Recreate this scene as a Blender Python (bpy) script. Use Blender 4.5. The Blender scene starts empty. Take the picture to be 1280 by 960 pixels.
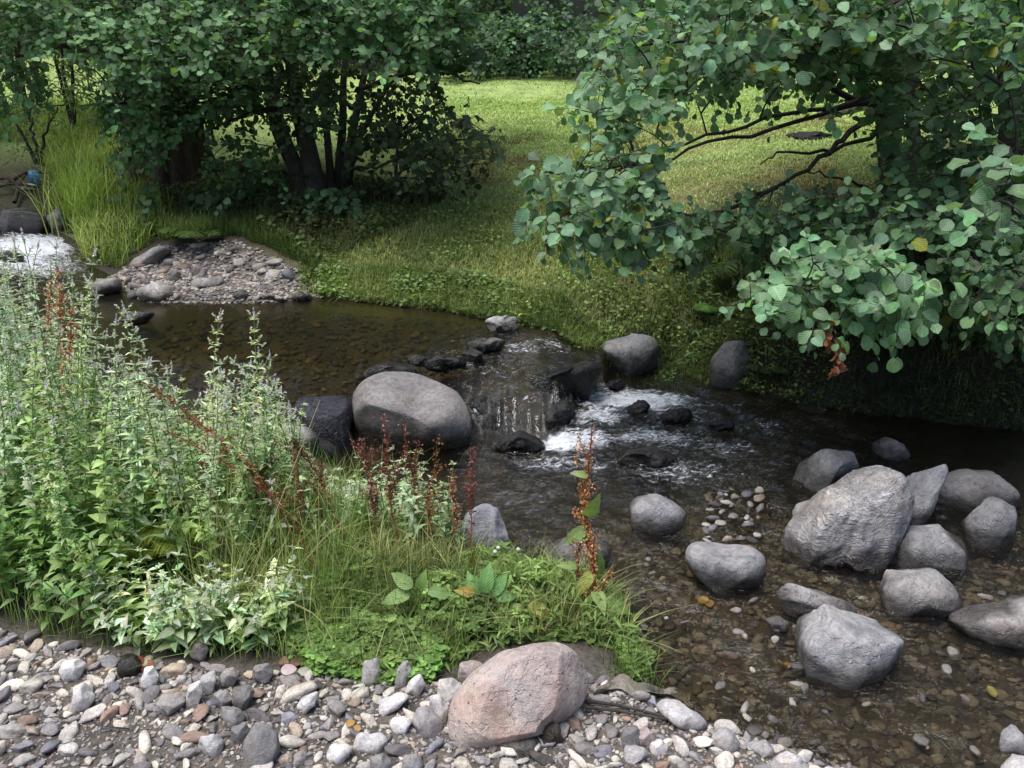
import bpy, bmesh, math, random
import numpy as np
from mathutils import Vector

R = math.radians
random.seed(7)
rng = np.random.default_rng(7)
scene = bpy.context.scene
C = scene.collection

# ------------------------------------------------------------------ camera
H, PITCH, F = 2.1, R(22), 1200.0
cp, sp = math.cos(PITCH), math.sin(PITCH)
AX = np.array([1.0, 0, 0]); AU = np.array([0, sp, cp]); AF = np.array([0, cp, -sp])
CAM = np.array([0, 0, H])
cam_d = bpy.data.cameras.new("camera")
cam = bpy.data.objects.new("camera", cam_d); C.objects.link(cam)
cam.location = (0, 0, H); cam.rotation_euler = (math.pi / 2 - PITCH, 0, 0)
cam_d.sensor_fit = 'HORIZONTAL'; cam_d.sensor_width = 36; cam_d.lens = 36 * F / 1280
cam_d.clip_start = 0.05; cam_d.clip_end = 500
scene.camera = cam

def ray(u, v):
    return AF + (u - 640) / F * AX + (480 - v) / F * AU
def pd(u, v, t):                       # point at depth t
    return CAM + t * ray(u, v)
def pz(u, v, z):                       # point on the level z
    d = ray(u, v); return CAM + (z - H) / d[2] * d
def depth_of(p):
    return float(np.dot(np.asarray(p) - CAM, AF))

# ------------------------------------------------------------------ noise
def _h(ix, iy, iz, seed):
    n = (ix * 374761393 + iy * 668265263 + iz * 2147483647 + seed * 1274126177) & 0xFFFFFFFF
    n = ((n ^ (n >> 13)) * 1274126177) & 0xFFFFFFFF
    n = ((n ^ (n >> 16)) * 2246822519) & 0xFFFFFFFF
    n = n ^ (n >> 15)
    return (n & 0xFFFFFF) / float(0xFFFFFF) * 2 - 1
def vnoise(P, seed=0):
    P = np.asarray(P, float)
    if P.shape[1] == 2: P = np.column_stack([P, np.zeros(len(P))])
    I = np.floor(P).astype(np.int64); f = P - I; f = f * f * f * (f * (f * 6 - 15) + 10)
    r = 0
    for dx in (0, 1):
        wx = f[:, 0] if dx else 1 - f[:, 0]
        for dy in (0, 1):
            wy = f[:, 1] if dy else 1 - f[:, 1]
            for dz in (0, 1):
                wz = f[:, 2] if dz else 1 - f[:, 2]
                r = r + wx * wy * wz * _h(I[:, 0] + dx, I[:, 1] + dy, I[:, 2] + dz, seed)
    return r
def fbm(P, octv=4, seed=0, gain=.5, lac=2.03):
    P = np.asarray(P, float); a = 1; s = 0; r = 0
    for o in range(octv):
        r = r + a * vnoise(P, seed + o * 17); s += a; a *= gain; P = P * lac + 3.7
    return r / s
def sstep(x, a, b):
    t = np.clip((x - a) / (b - a), 0, 1); return t * t * (3 - 2 * t)

# ------------------------------------------------------------------ polygons
def sdist(px, py, poly):               # signed distance, negative inside
    px = np.asarray(px, float); py = np.asarray(py, float)
    d = np.full(px.shape, 1e9); inside = np.zeros(px.shape, bool); n = len(poly)
    for i in range(n):
        x0, y0 = poly[i][0], poly[i][1]; x1, y1 = poly[(i + 1) % n][0], poly[(i + 1) % n][1]
        ex, ey = x1 - x0, y1 - y0
        t = np.clip(((px - x0) * ex + (py - y0) * ey) / (ex * ex + ey * ey + 1e-12), 0, 1)
        d = np.minimum(d, np.hypot(px - x0 - t * ex, py - y0 - t * ey))
        c = ((y0 > py) != (y1 > py)) & (px < (x1 - x0) * (py - y0) / (y1 - y0 + 1e-15) + x0)
        inside ^= c
    return np.where(inside, -d, d)
def poly_at(pts):
    return [tuple(pz(u, v, z)[:2]) for u, v, z in pts]

UP, LO = .25, 0.0
CHAN = poly_at([(-900, 250, .5), (-300, 262, .45), (-60, 268, .42), (60, 288, .38), (105, 325, .3), (150, 350, UP), (185, 378, UP), (240, 376, UP), (330, 380, UP),
                (400, 372, UP), (480, 381, UP), (560, 390, UP), (620, 398, UP), (655, 407, UP), (725, 414, UP), (800, 430, LO),
                (850, 452, LO), (900, 476, LO), (960, 497, LO), (1050, 512, LO), (1150, 522, LO), (1300, 540, LO), (1700, 580, LO),
                (2300, 900, LO), (1900, 1250, LO), (1200, 1080, LO), (1090, 990, LO),
                (1010, 950, LO), (930, 925, LO), (850, 895, LO), (800, 868, LO), (790, 850, LO), (800, 815, LO), (775, 745, LO), (700, 722, LO),
                (640, 702, LO), (580, 690, LO), (520, 640, LO), (430, 600, LO), (380, 560, LO), (330, 520, .2), (200, 500, UP), (0, 450, .3),
                (-200, 420, .35), (-900, 400, .45)])
WX = [-9, -1.2, -.75, -.2, -.08, .0, .12, .23, .28, .36, .5, .66, .85, 1.15, 1.4, 9]
WY = [4.25, 4.3, 4.5, 4.6, 4.64, 4.62, 4.60, 4.66, 4.85, 5.08, 5.2, 5.45, 5.62, 5.85, 6.1, 7.0]
def level(x, y):
    yw = np.interp(x, WX, WY) + .035 * np.sin(x * 31 + 1) + .02 * np.sin(x * 67)
    w = .17 + .0 * sstep(x, .3, .5) + .07 * sstep(-x, .15, .5)
    a = sstep(y - yw, -w, w)
    L = a * (.145 + .105 * sstep(y - yw, .1, .85))
    L = L + .2 * sstep(-x, 2.6, 4.4) * a + .03 * sstep(-x, 4.4, 9)
    return L
PEN = poly_at([(-700, 770, .1), (-100, 765, .1), (0, 772, .1), (60, 792, .1), (180, 812, .08), (330, 828, .08), (480, 850, .08), (560, 845, .08), (600, 830, .08),
               (720, 815, .05), (790, 855, .03), (815, 815, .02), (790, 745, .05), (700, 718, .05), (640, 700, .05), (580, 688, .05),
               (520, 640, .05), (430, 600, .05), (380, 560, .1), (330, 520, .2), (200, 500, .25), (0, 450, .3), (-200, 420, .35), (-700, 400, .4)])
BAR = poly_at([(130, 340, .3), (205, 318, .33), (290, 322, .33), (350, 342, .31), (405, 372, .25), (330, 385, .22), (190, 385, .22), (140, 360, .25)])

def ground(x, y):
    x = np.asarray(x, float); y = np.asarray(y, float)
    sd = sdist(x, y, CHAN); L = level(x, y)
    P = np.column_stack([x.ravel(), y.ravel()])
    n1 = fbm(P * .9, 3, 3).reshape(x.shape); n2 = fbm(P * 5, 3, 9).reshape(x.shape); n3 = fbm(P * 19, 2, 5).reshape(x.shape)
    ylim = 5.1 - 1.05 * sstep(x, .9, 1.8); far = sstep(y, ylim - .4, ylim + .4)
    st = sstep(x, 1.0, 1.8)
    d = np.maximum(sd, 0)
    bar = sstep(-sdist(x, y, BAR), -.05, .25)
    bank = (.07 * sstep(d, 0, .3) + .42 * (1 - np.exp(-d / 2.1)) + .021 * d) * (1 - st) \
         + (.30 * sstep(d, -.02, .28) + .30 * (1 - np.exp(-d / 1.6)) + .02 * d) * st
    bank = bank * (1 - bar) + bar * (.03 + .05 * d)
    bank = bank + .05 * n1 * sstep(d, .3, 2) + .018 * n2 * sstep(d, 0, .2)
    hill = sstep(y, 19, 40) * 9
    pen = sstep(-sdist(x, y, PEN), 0, .55)
    near = .035 * sstep(d, 0, .15) + .03 + (.13 + .05 * n1 + .03 * n2) * pen + .012 * n2 + .004 * n3 + .02 * sstep(2.6 - y, 0, .6)
    out = near * (1 - far) + bank * far + hill
    s = np.maximum(-sd, 0)
    dep = .05 + .02 * n2
    dep = dep + .10 * sstep(s, .1, .8) * sstep(y, 3.0, 4.2) + .012 * n3
    dep = dep * sstep(s, -.02, .18)
    z = L + np.where(sd > 0, out, -dep)
    # keep the bed under the falling lip below the water sheet
    return z, sd
def gz(x, y):
    return ground(np.atleast_1d(x), np.atleast_1d(y))[0]
def hit(u, v):                          # the pixel's ray on the ground
    d = ray(u, v); t = np.linspace(1.5, 26, 2500)
    P = CAM + t[:, None] * d
    g = gz(P[:, 0], P[:, 1]); i = np.argmax(P[:, 2] < g)
    return P[i]

# ------------------------------------------------------------------ objects
def tag(o, label=None, cat=None, group=None, kind=None):
    if label: o["label"] = label
    if cat: o["category"] = cat
    if group: o["group"] = group
    if kind: o["kind"] = kind
    return o
def empty(name, loc, label, cat, group=None):
    o = bpy.data.objects.new(name, None); C.objects.link(o); o.location = [float(a) for a in loc]
    o.empty_display_size = .1
    return tag(o, label, cat, group)
def link(name, me, parent=None, loc=None):
    o = bpy.data.objects.new(name, me); C.objects.link(o)
    if parent: o.parent = parent
    if loc is not None: o.location = [float(a) for a in loc]
    return o
def mesh_from(name, V, Fc, mat, smooth=True, col=None, uv=None):
    """V (n,3); Fc list of (m,k) int arrays"""
    me = bpy.data.meshes.new(name)
    V = np.asarray(V, np.float32)
    if not isinstance(Fc, list): Fc = [Fc]
    Fc = [np.asarray(f, np.int32) for f in Fc if len(f)]
    loops = np.concatenate([f.ravel() for f in Fc])
    tot = np.concatenate([np.full(len(f), f.shape[1], np.int32) for f in Fc])
    st = np.concatenate([[0], np.cumsum(tot)[:-1]]).astype(np.int32)
    me.vertices.add(len(V)); me.vertices.foreach_set("co", V.ravel())
    me.loops.add(len(loops)); me.loops.foreach_set("vertex_index", loops)
    me.polygons.add(len(tot)); me.polygons.foreach_set("loop_start", st); me.polygons.foreach_set("loop_total", tot)
    me.update(calc_edges=True)
    if smooth: me.polygons.foreach_set("use_smooth", np.ones(len(tot), bool))
    if col is not None:
        a = me.color_attributes.new("Col", 'FLOAT_COLOR', 'POINT')
        c = np.ones((len(V), 4), np.float32); c[:, :3] = col; a.data.foreach_set("color", c.ravel())
    if uv is not None:
        l = me.uv_layers.new(name="UVMap"); l.data.foreach_set("uv", np.asarray(uv, np.float32)[loops].ravel())
    if mat: me.materials.append(mat)
    return me

# ------------------------------------------------------------------ node helpers
def new_mat(name):
    m = bpy.data.materials.new(name); m.use_nodes = True; nt = m.node_tree; nt.nodes.clear()
    return m, nt
def N(nt, t, **kw):
    n = nt.nodes.new(t)
    for k, v in kw.items():
        if k == 'ins':
            for a, b in v.items(): n.inputs[a].default_value = b
        else: setattr(n, k, v)
    return n
def ramp(nt, fac, stops):
    r = N(nt, 'ShaderNodeValToRGB'); e = r.color_ramp.elements
    while len(e) < len(stops): e.new(.5)
    for i, (p, c) in enumerate(stops): e[i].position = p; e[i].color = (*c, 1) if len(c) == 3 else c
    nt.links.new(fac, r.inputs[0]); return r.outputs[0]
def mix(nt, fac, a, b, mode='MIX'):
    m = N(nt, 'ShaderNodeMix', data_type='RGBA', blend_type=mode)
    for s, val in ((m.inputs[0], fac), (m.inputs[6], a), (m.inputs[7], b)):
        if hasattr(val, 'links'): nt.links.new(val, s)
        elif isinstance(val, tuple): s.default_value = (*val, 1)
        else: s.default_value = val
    return m.outputs[2]
def math_(nt, op, a, b=None, clamp=False):
    m = N(nt, 'ShaderNodeMath', operation=op, use_clamp=clamp)
    for i, val in enumerate((a, b)):
        if val is None: continue
        if hasattr(val, 'links'): nt.links.new(val, m.inputs[i])
        else: m.inputs[i].default_value = val
    return m.outputs[0]
def noise(nt, vec, scale, detail=4, rough=.55, dist=0):
    n = N(nt, 'ShaderNodeTexNoise', ins={'Scale': scale, 'Detail': detail, 'Roughness': rough, 'Distortion': dist})
    nt.links.new(vec, n.inputs['Vector']); return n.outputs[0]
def bump(nt, h, strength, dist, prev=None):
    b = N(nt, 'ShaderNodeBump', ins={'Strength': strength, 'Distance': dist}); nt.links.new(h, b.inputs['Height'])
    if prev is not None: nt.links.new(prev, b.inputs['Normal'])
    return b.outputs[0]
def out(nt, sh):
    o = N(nt, 'ShaderNodeOutputMaterial'); nt.links.new(sh, o.inputs[0])

# ---- rock material: base colour from the object's colour or a vertex colour
def rock_mat(name, use_attr=False, strata=False, pinkish=False, pebble=False):
    m, nt = new_mat(name); L = nt.links.new
    tc = N(nt, 'ShaderNodeTexCoord'); geo = N(nt, 'ShaderNodeNewGeometry')
    vec = geo.outputs['Position']
    if use_attr:
        at = N(nt, 'ShaderNodeAttribute', attribute_name='Col'); base = at.outputs['Color']
    else:
        oi = N(nt, 'ShaderNodeObjectInfo'); base = oi.outputs['Color']
    k = 2.2 if pebble else 1.0
    n1 = noise(nt, vec, 7 * k, 5, .6); n2 = noise(nt, vec, 42 * k, 6, .7); n3 = noise(nt, vec, 260, 3, .6)
    c = mix(nt, 1.0, base, ramp(nt, n1, [(.3, (.62, .62, .64)), (.5, (1, 1, 1)), (.72, (1.28, 1.25, 1.2))]), 'MULTIPLY')
    c = mix(nt, .75, c, ramp(nt, n2, [(.3, (.55, .55, .57)), (.5, (1, 1, 1)), (.7, (1.35, 1.33, 1.3))]), 'MULTIPLY')
    c = mix(nt, .6, c, ramp(nt, n3, [(.32, (.6, .6, .6)), (.5, (1, 1, 1)), (.7, (1.3, 1.3, 1.3))]), 'MULTIPLY')
    if pinkish:
        pn = noise(nt, vec, 5.5, 3, .5, .6)
        c = mix(nt, ramp(nt, pn, [(.48, (0, 0, 0)), (.70, (.65, .65, .65))]), c, (.43, .27, .24))
        pits = N(nt, 'ShaderNodeTexVoronoi', ins={'Scale': 26.0}); L(vec, pits.inputs['Vector'])
        pit = ramp(nt, pits.outputs['Distance'], [(.06, (1, 1, 1)), (.13, (0, 0, 0))])
        c = mix(nt, pit, c, (.16, .09, .075))
    nb = noise(nt, vec, 4.5 * k, 5, .65)
    c = mix(nt, ramp(nt, nb, [(.48, (0, 0, 0)), (.66, (.6, .6, .6))]), c, mix(nt, 1.0, c, (.97, .87, .74), 'MULTIPLY'))
    nd_ = noise(nt, vec, 11 * k, 6, .72, .5)
    c = mix(nt, ramp(nt, nd_, [(.56, (0, 0, 0)), (.68, (.55, .55, .55))]), c, mix(nt, 1.0, c, (.58, .58, .6), 'MULTIPLY'))
    # pale mineral blotches
    n4 = noise(nt, vec, 16 * k, 6, .75)
    c = mix(nt, math_(nt, 'MULTIPLY', ramp(nt, n4, [(.60, (0, 0, 0)), (.70, (1, 1, 1))]), .35), c, (.42, .41, .40))
    # wet band round the foot
    wa = N(nt, 'ShaderNodeAttribute', attribute_name='wet', attribute_type='OBJECT')
    sx = N(nt, 'ShaderNodeSeparateXYZ'); L(vec, sx.inputs[0])
    zz = math_(nt, 'SUBTRACT', sx.outputs[2], wa.outputs['Fac'])
    zz = math_(nt, 'ADD', zz, math_(nt, 'MULTIPLY', math_(nt, 'SUBTRACT', n1, .5), .12))
    mr = N(nt, 'ShaderNodeMapRange', ins={1: .0, 2: .045, 3: 1.0, 4: 0.0}); L(zz, mr.inputs[0])
    wet = mr.outputs[0]
    c = mix(nt, wet, c, mix(nt, 1.0, c, (.30, .29, .27), 'MULTIPLY'))
    p = N(nt, 'ShaderNodeBsdfPrincipled'); L(c, p.inputs['Base Color'])
    rr = N(nt, 'ShaderNodeMapRange', ins={1: 0.0, 2: 1.0, 3: .68, 4: .22}); L(wet, rr.inputs[0]); L(rr.outputs[0], p.inputs['Roughness'])
    p.inputs['Specular IOR Level'].default_value = .4
    b = bump(nt, n2, .8, .014 / k); b = bump(nt, n3, .6, .004, b)
    if strata:
        mp = N(nt, 'ShaderNodeMapping'); mp.inputs['Rotation'].default_value = (.3, -.9, .5); mp.inputs['Scale'].default_value = (1.2, 1.4, 2.8)
        L(vec, mp.inputs[0]); s = noise(nt, mp.outputs[0], 6, 6, .62, .9)
        b = bump(nt, ramp(nt, s, [(.35, (0, 0, 0)), (.45, (.7, .7, .7)), (.5, (.35, .35, .35)), (.62, (1, 1, 1))]), .9, .035, b)
    vo = N(nt, 'ShaderNodeTexVoronoi', feature='DISTANCE_TO_EDGE', ins={'Scale': 4.0 * k})
    dv = N(nt, 'ShaderNodeVectorMath', operation='ADD'); nd = N(nt, 'ShaderNodeTexNoise', ins={'Scale': 6.0, 'Detail': 4.0})
    L(vec, nd.inputs['Vector']); L(vec, dv.inputs[0]); L(nd.outputs['Color'], dv.inputs[1]); L(dv.outputs[0], vo.inputs['Vector'])
    if not pebble:
        b = bump(nt, ramp(nt, vo.outputs['Distance'], [(.0, (0, 0, 0)), (.03, (1, 1, 1))]), .5, .012, b)
    L(b, p.inputs['Normal']); out(nt, p.outputs[0]); return m
M_ROCK = rock_mat('rock'); M_STRATA = rock_mat('layered_rock', strata=True); M_PINK = rock_mat('pink_rock', pinkish=True)
M_PEB = rock_mat('pebble_stone', pebble=True); M_PEBA = rock_mat('pebble_stone_mixed', use_attr=True, pebble=True)

# ---- leaf material
def leaf_mat(name, rough=.5, spec=.28, trans=.3, veins=True, tcol=(1.3, 1.45, .5)):
    m, nt = new_mat(name); L = nt.links.new
    at = N(nt, 'ShaderNodeAttribute', attribute_name='Col'); base = at.outputs['Color']
    geo = N(nt, 'ShaderNodeNewGeometry')
    n = noise(nt, geo.outputs['Position'], 55, 3)
    c = mix(nt, .5, base, ramp(nt, n, [(.3, (.65, .7, .6)), (.5, (1, 1, 1)), (.75, (1.3, 1.25, 1.25))]), 'MULTIPLY')
    c = mix(nt, geo.outputs['Backfacing'], c, mix(nt, 1.0, c, (1.25, 1.2, 1.25), 'MULTIPLY'))
    p = N(nt, 'ShaderNodeBsdfPrincipled'); p.inputs['Roughness'].default_value = rough; p.inputs['Specular IOR Level'].default_value = spec
    if veins:
        uv = N(nt, 'ShaderNodeUVMap', uv_map='UVMap'); s = N(nt, 'ShaderNodeSeparateXYZ'); L(uv.outputs[0], s.inputs[0])
        ax = math_(nt, 'ABSOLUTE', math_(nt, 'SUBTRACT', s.outputs[0], .5))
        t = math_(nt, 'SUBTRACT', s.outputs[1], math_(nt, 'MULTIPLY', ax, .9))
        w = math_(nt, 'SINE', math_(nt, 'MULTIPLY', t, 44.0))
        mid = math_(nt, 'LESS_THAN', ax, .025)
        vein = math_(nt, 'MAXIMUM', math_(nt, 'MULTIPLY', math_(nt, 'GREATER_THAN', w, .86), .5), mid)
        c = mix(nt, math_(nt, 'MULTIPLY', vein, .35), c, mix(nt, 1.0, c, (2.2, 2.0, 1.7), 'MULTIPLY'))
        b = bump(nt, w, .35, .0015); L(b, p.inputs['Normal'])
    L(c, p.inputs['Base Color'])
    tr = N(nt, 'ShaderNodeBsdfTranslucent'); L(mix(nt, 1.0, c, tcol, 'MULTIPLY'), tr.inputs[0])
    ms = N(nt, 'ShaderNodeMixShader'); ms.inputs[0].default_value = trans
    L(p.outputs[0], ms.inputs[1]); L(tr.outputs[0], ms.inputs[2]); out(nt, ms.outputs[0]); return m
M_LEAF = leaf_mat('leaf'); M_MINT = leaf_mat('mint_leaf', .7, .25, .3); M_GRASS = leaf_mat('grass_blade', .55, .3, .35, veins=False)
M_SEED = leaf_mat('seed_head', .8, .1, .15, veins=False, tcol=(1.2, 1, .8))

def bark_mat(name, c1, c2, sc=1.0):
    m, nt = new_mat(name); L = nt.links.new
    geo = N(nt, 'ShaderNodeNewGeometry'); mp = N(nt, 'ShaderNodeMapping'); mp.inputs['Scale'].default_value = (1, 1, .18); L(geo.outputs['Position'], mp.inputs[0])
    a = noise(nt, mp.outputs[0], 28 * sc, 6, .65, .4); b2 = noise(nt, geo.outputs['Position'], 9, 4)
    c = ramp(nt, a, [(.32, c1), (.66, c2)])
    c = mix(nt, ramp(nt, b2, [(.55, (0, 0, 0)), (.7, (.5, .5, .5))]), c, (.05, .065, .025))
    p = N(nt, 'ShaderNodeBsdfPrincipled'); L(c, p.inputs['Base Color']); p.inputs['Roughness'].default_value = .85
    L(bump(nt, a, 1.0, .02), p.inputs['Normal']); out(nt, p.outputs[0]); return m
M_BARK = bark_mat('dark_bark', (.018, .014, .011), (.075, .062, .05)); M_OLD = bark_mat('old_bark', (.02, .013, .010), (.11, .068, .05), 1.3)
M_DRY = bark_mat('dead_wood', (.12, .10, .08), (.36, .32, .27))

# ---- ground
def ground_mat():
    m, nt = new_mat('ground_soil'); L = nt.links.new
    at = N(nt, 'ShaderNodeAttribute', attribute_name='Col'); geo = N(nt, 'ShaderNodeNewGeometry'); vec = geo.outputs['Position']
    n1 = noise(nt, vec, 3.2, 6, .65); n2 = noise(nt, vec, 45, 5, .7); n3 = noise(nt, vec, 170, 3, .6)
    c = mix(nt, 1.0, at.outputs['Color'], ramp(nt, n1, [(.3, (.6, .62, .55)), (.5, (1, 1, 1)), (.7, (1.35, 1.3, 1.2))]), 'MULTIPLY')
    c = mix(nt, .9, c, ramp(nt, n2, [(.3, (.4, .42, .4)), (.5, (1, 1, 1)), (.7, (1.6, 1.55, 1.4))]), 'MULTIPLY')
    c = mix(nt, .6, c, ramp(nt, n3, [(.3, (.5, .5, .5)), (.5, (1, 1, 1)), (.7, (1.5, 1.5, 1.5))]), 'MULTIPLY')
    p = N(nt, 'ShaderNodeBsdfPrincipled'); L(c, p.inputs['Base Color'])
    wa = math_(nt, 'MULTIPLY', at.outputs['Alpha'], 1.0)
    rr = N(nt, 'ShaderNodeMapRange', ins={3: .9, 4: .35}); L(wa, rr.inputs[0]); L(rr.outputs[0], p.inputs['Roughness'])
    b = bump(nt, n2, .8, .02); b = bump(nt, n3, .6, .006, b); L(b, p.inputs['Normal']); out(nt, p.outputs[0]); return m
M_GROUND = ground_mat()

# ---- water
def water_mat():
    m, nt = new_mat('stream_water'); L = nt.links.new
    geo = N(nt, 'ShaderNodeNewGeometry'); vec = geo.outputs['Position']
    at = N(nt, 'ShaderNodeAttribute', attribute_name='Col')      # R white water and painted sky glints, G ripple, B murk
    s = N(nt, 'ShaderNodeSeparateColor'); L(at.outputs['Color'], s.inputs[0])
    mp = N(nt, 'ShaderNodeMapping'); mp.inputs['Rotation'].default_value = (0, 0, R(38)); mp.inputs['Scale'].default_value = (.55, 1.5, 1); L(vec, mp.inputs[0])
    w1 = noise(nt, mp.outputs[0], 16, 4, .6, .8); w2 = noise(nt, mp.outputs[0], 48, 4, .6, .6)
    lipm = at.outputs['Alpha']
    mf = N(nt, 'ShaderNodeMapping'); mf.inputs['Scale'].default_value = (1.0, .06, .05); L(vec, mf.inputs[0]); wf = noise(nt, mf.outputs[0], 42, 7, .8, .35)
    calm = noise(nt, vec, 5, 2, .4)
    rip = s.outputs[1]
    b = N(nt, 'ShaderNodeBump', ins={'Distance': .035}); L(w1, b.inputs['Height']); L(rip, b.inputs['Strength'])
    b2 = N(nt, 'ShaderNodeBump', ins={'Distance': .014}); L(w2, b2.inputs['Height']); L(rip, b2.inputs['Strength']); L(b.outputs[0], b2.inputs['Normal'])
    bf = N(nt, 'ShaderNodeBump', ins={'Distance': .02}); L(wf, bf.inputs['Height']); L(lipm, bf.inputs['Strength']); L(b2.outputs[0], bf.inputs['Normal'])
    b3 = bump(nt, calm, .12, .01, bf.outputs[0])
    fr = N(nt, 'ShaderNodeFresnel', ins={'IOR': 1.34}); L(b3, fr.inputs['Normal'])
    tr = N(nt, 'ShaderNodeBsdfTransparent'); L(mix(nt, s.outputs[2], (.88, .84, .74), (.46, .42, .26)), tr.inputs[0])
    gl = N(nt, 'ShaderNodeBsdfGlossy', ins={'Roughness': .035}); L(b3, gl.inputs['Normal'])
    gl.inputs['Color'].default_value = (1, 1, 1, 1)
    ms = N(nt, 'ShaderNodeMixShader'); L(fr.outputs[0], ms.inputs[0]); L(tr.outputs[0], ms.inputs[1]); L(gl.outputs[0], ms.inputs[2])
    tb = N(nt, 'ShaderNodeBsdfDiffuse', ins={'Color': (.10, .09, .07, 1)}); mt = N(nt, 'ShaderNodeMixShader'); L(math_(nt, 'MULTIPLY', s.outputs[2], .07), mt.inputs[0]); L(tr.outputs[0], mt.inputs[1]); L(tb.outputs[0], mt.inputs[2]); L(mt.outputs[0], ms.inputs[1])
    mp2 = N(nt, 'ShaderNodeMapping'); mp2.inputs['Rotation'].default_value = (0, 0, R(14)); mp2.inputs['Scale'].default_value = (.42, 1.25, 1); L(vec, mp2.inputs[0])
    f1 = noise(nt, mp2.outputs[0], 44, 7, .78, 1.0)
    fm = math_(nt, 'ADD', f1, math_(nt, 'SUBTRACT', math_(nt, 'MULTIPLY', s.outputs[0], .75), .75))
    fm = N(nt, 'ShaderNodeMapRange', ins={1: .35, 2: .50, 3: 0.0, 4: .95}); 
    fa = math_(nt, 'ADD', f1, math_(nt, 'SUBTRACT', math_(nt, 'MULTIPLY', s.outputs[0], .6), .48)); L(fa, fm.inputs[0])
    gate = math_(nt, 'MULTIPLY', fm.outputs[0], math_(nt, 'MULTIPLY', s.outputs[0], 3.0, True), True)
    fs = N(nt, 'ShaderNodeMapRange', ins={1: .46, 2: .78, 3: 0.0, 4: .75}); L(wf, fs.inputs[0])
    pn = ramp(nt, noise(nt, vec, 8, 3), [(.42, (.05, .05, .05)), (.6, (1, 1, 1))]); gate = math_(nt, 'MAXIMUM', gate, math_(nt, 'MULTIPLY', math_(nt, 'MULTIPLY', fs.outputs[0], pn), lipm))
    df = N(nt, 'ShaderNodeBsdfPrincipled', ins={'Base Color': (.78, .80, .86, 1), 'Roughness': .35}); L(b3, df.inputs['Normal'])
    m2 = N(nt, 'ShaderNodeMixShader'); L(gate, m2.inputs[0]); L(ms.outputs[0], m2.inputs[1]); L(df.outputs[0], m2.inputs[2])
    out(nt, m2.outputs[0]); return m
M_WATER = water_mat()

# ------------------------------------------------------------------ terrain sheet
def axis(a, b, step, lo, hi, g=1.25):
    c = list(np.arange(a, b + 1e-6, step)); s = step; v = c[-1]
    while v < hi: s = min(s * g, 5); v += s; c.append(v)
    s = step; v = c[0]
    while v > lo: s = min(s * g, 5); v -= s; c.insert(0, v)
    return np.array(c)
def grid_faces(nx, ny, keep=None):
    i = np.arange(nx - 1); j = np.arange(ny - 1); J, I = np.meshgrid(j, i, indexing='ij')
    a = (J * nx + I).ravel(); f = np.column_stack([a, a + 1, a + nx + 1, a + nx])
    return f
xs = axis(-4.6, 4.6, .028, -80, 80); ys = axis(1.3, 9.5, .028, -8, 120, 1.12)
X, Y = np.meshgrid(xs, ys); Z, SD = ground(X, Y)
P2 = np.column_stack([X.ravel(), Y.ravel()])
n1 = fbm(P2 * .8, 4, 21).reshape(X.shape); n2 = fbm(P2 * 3.5, 4, 31).reshape(X.shape)
col = np.zeros(X.shape + (3,))
def blend(col, m, c):
    m = np.clip(m, 0, 1)[..., None]; return col * (1 - m) + np.array(c) * m
col = blend(col, np.ones_like(X), (.12, .12, .05))                                    # turf soil
col = blend(col, sstep(Y, 7, 9.5) * 1.0, (.27, .36, .11))                             # sunlit meadow
col = blend(col, sstep(Y, 6.6, 8) * sstep(n1 + .5 * n2, .0, .5) * sstep(X + 1.2, 0, 1.0) * (1 - sstep(Y, 9, 12)) * .5, (.20, .15, .06))
gap = np.hypot((X + .3) / 1.6, (Y - 8.3) / 1.3)
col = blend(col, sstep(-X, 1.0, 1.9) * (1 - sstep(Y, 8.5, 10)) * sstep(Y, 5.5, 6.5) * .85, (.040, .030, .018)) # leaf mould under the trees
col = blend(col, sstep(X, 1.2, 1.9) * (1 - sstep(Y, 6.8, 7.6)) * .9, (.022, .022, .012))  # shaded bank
col = blend(col, sstep(.16 - np.abs(SD), 0, .1) * sstep(Y, 4.6, 5.2), (.028, .021, .014))
YL = 5.0 - 1.05 * sstep(X, .9, 1.8)
col = blend(col, (1 - sstep(Y, YL - .4, YL + .4)) * (SD > 0), (.105, .090, .078))
penm = sstep(-sdist(X, Y, PEN), -.02, .12)
col = blend(col, penm * (1 - sstep(Y, 5, 6)), (.050, .040, .022))
bar = sstep(-sdist(X, Y, BAR), -.05, .1)
col = blend(col, bar, (.12, .105, .09))
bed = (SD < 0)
col = blend(col, bed * 1.0, (.050, .038, .026))  # bed darkened by colour, standing in for light absorbed by the water
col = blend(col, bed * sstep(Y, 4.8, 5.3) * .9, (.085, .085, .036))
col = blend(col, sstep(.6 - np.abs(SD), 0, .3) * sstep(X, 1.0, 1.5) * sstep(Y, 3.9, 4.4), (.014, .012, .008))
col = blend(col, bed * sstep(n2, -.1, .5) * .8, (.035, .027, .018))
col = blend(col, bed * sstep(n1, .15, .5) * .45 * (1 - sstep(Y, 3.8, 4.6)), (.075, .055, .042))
col = blend(col, sstep(Y, 16, 18), (.020, .026, .012))
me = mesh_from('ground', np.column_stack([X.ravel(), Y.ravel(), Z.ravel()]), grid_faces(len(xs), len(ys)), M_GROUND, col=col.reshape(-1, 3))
wetA = np.clip(sstep(.10 - SD, 0, .1), 0, 1)
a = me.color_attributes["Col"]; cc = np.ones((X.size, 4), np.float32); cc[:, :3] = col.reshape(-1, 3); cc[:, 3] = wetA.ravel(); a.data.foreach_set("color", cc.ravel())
tag(link('ground', me), 'banks, meadow and pebbly bed of the stream valley', 'ground', kind='structure')

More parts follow.
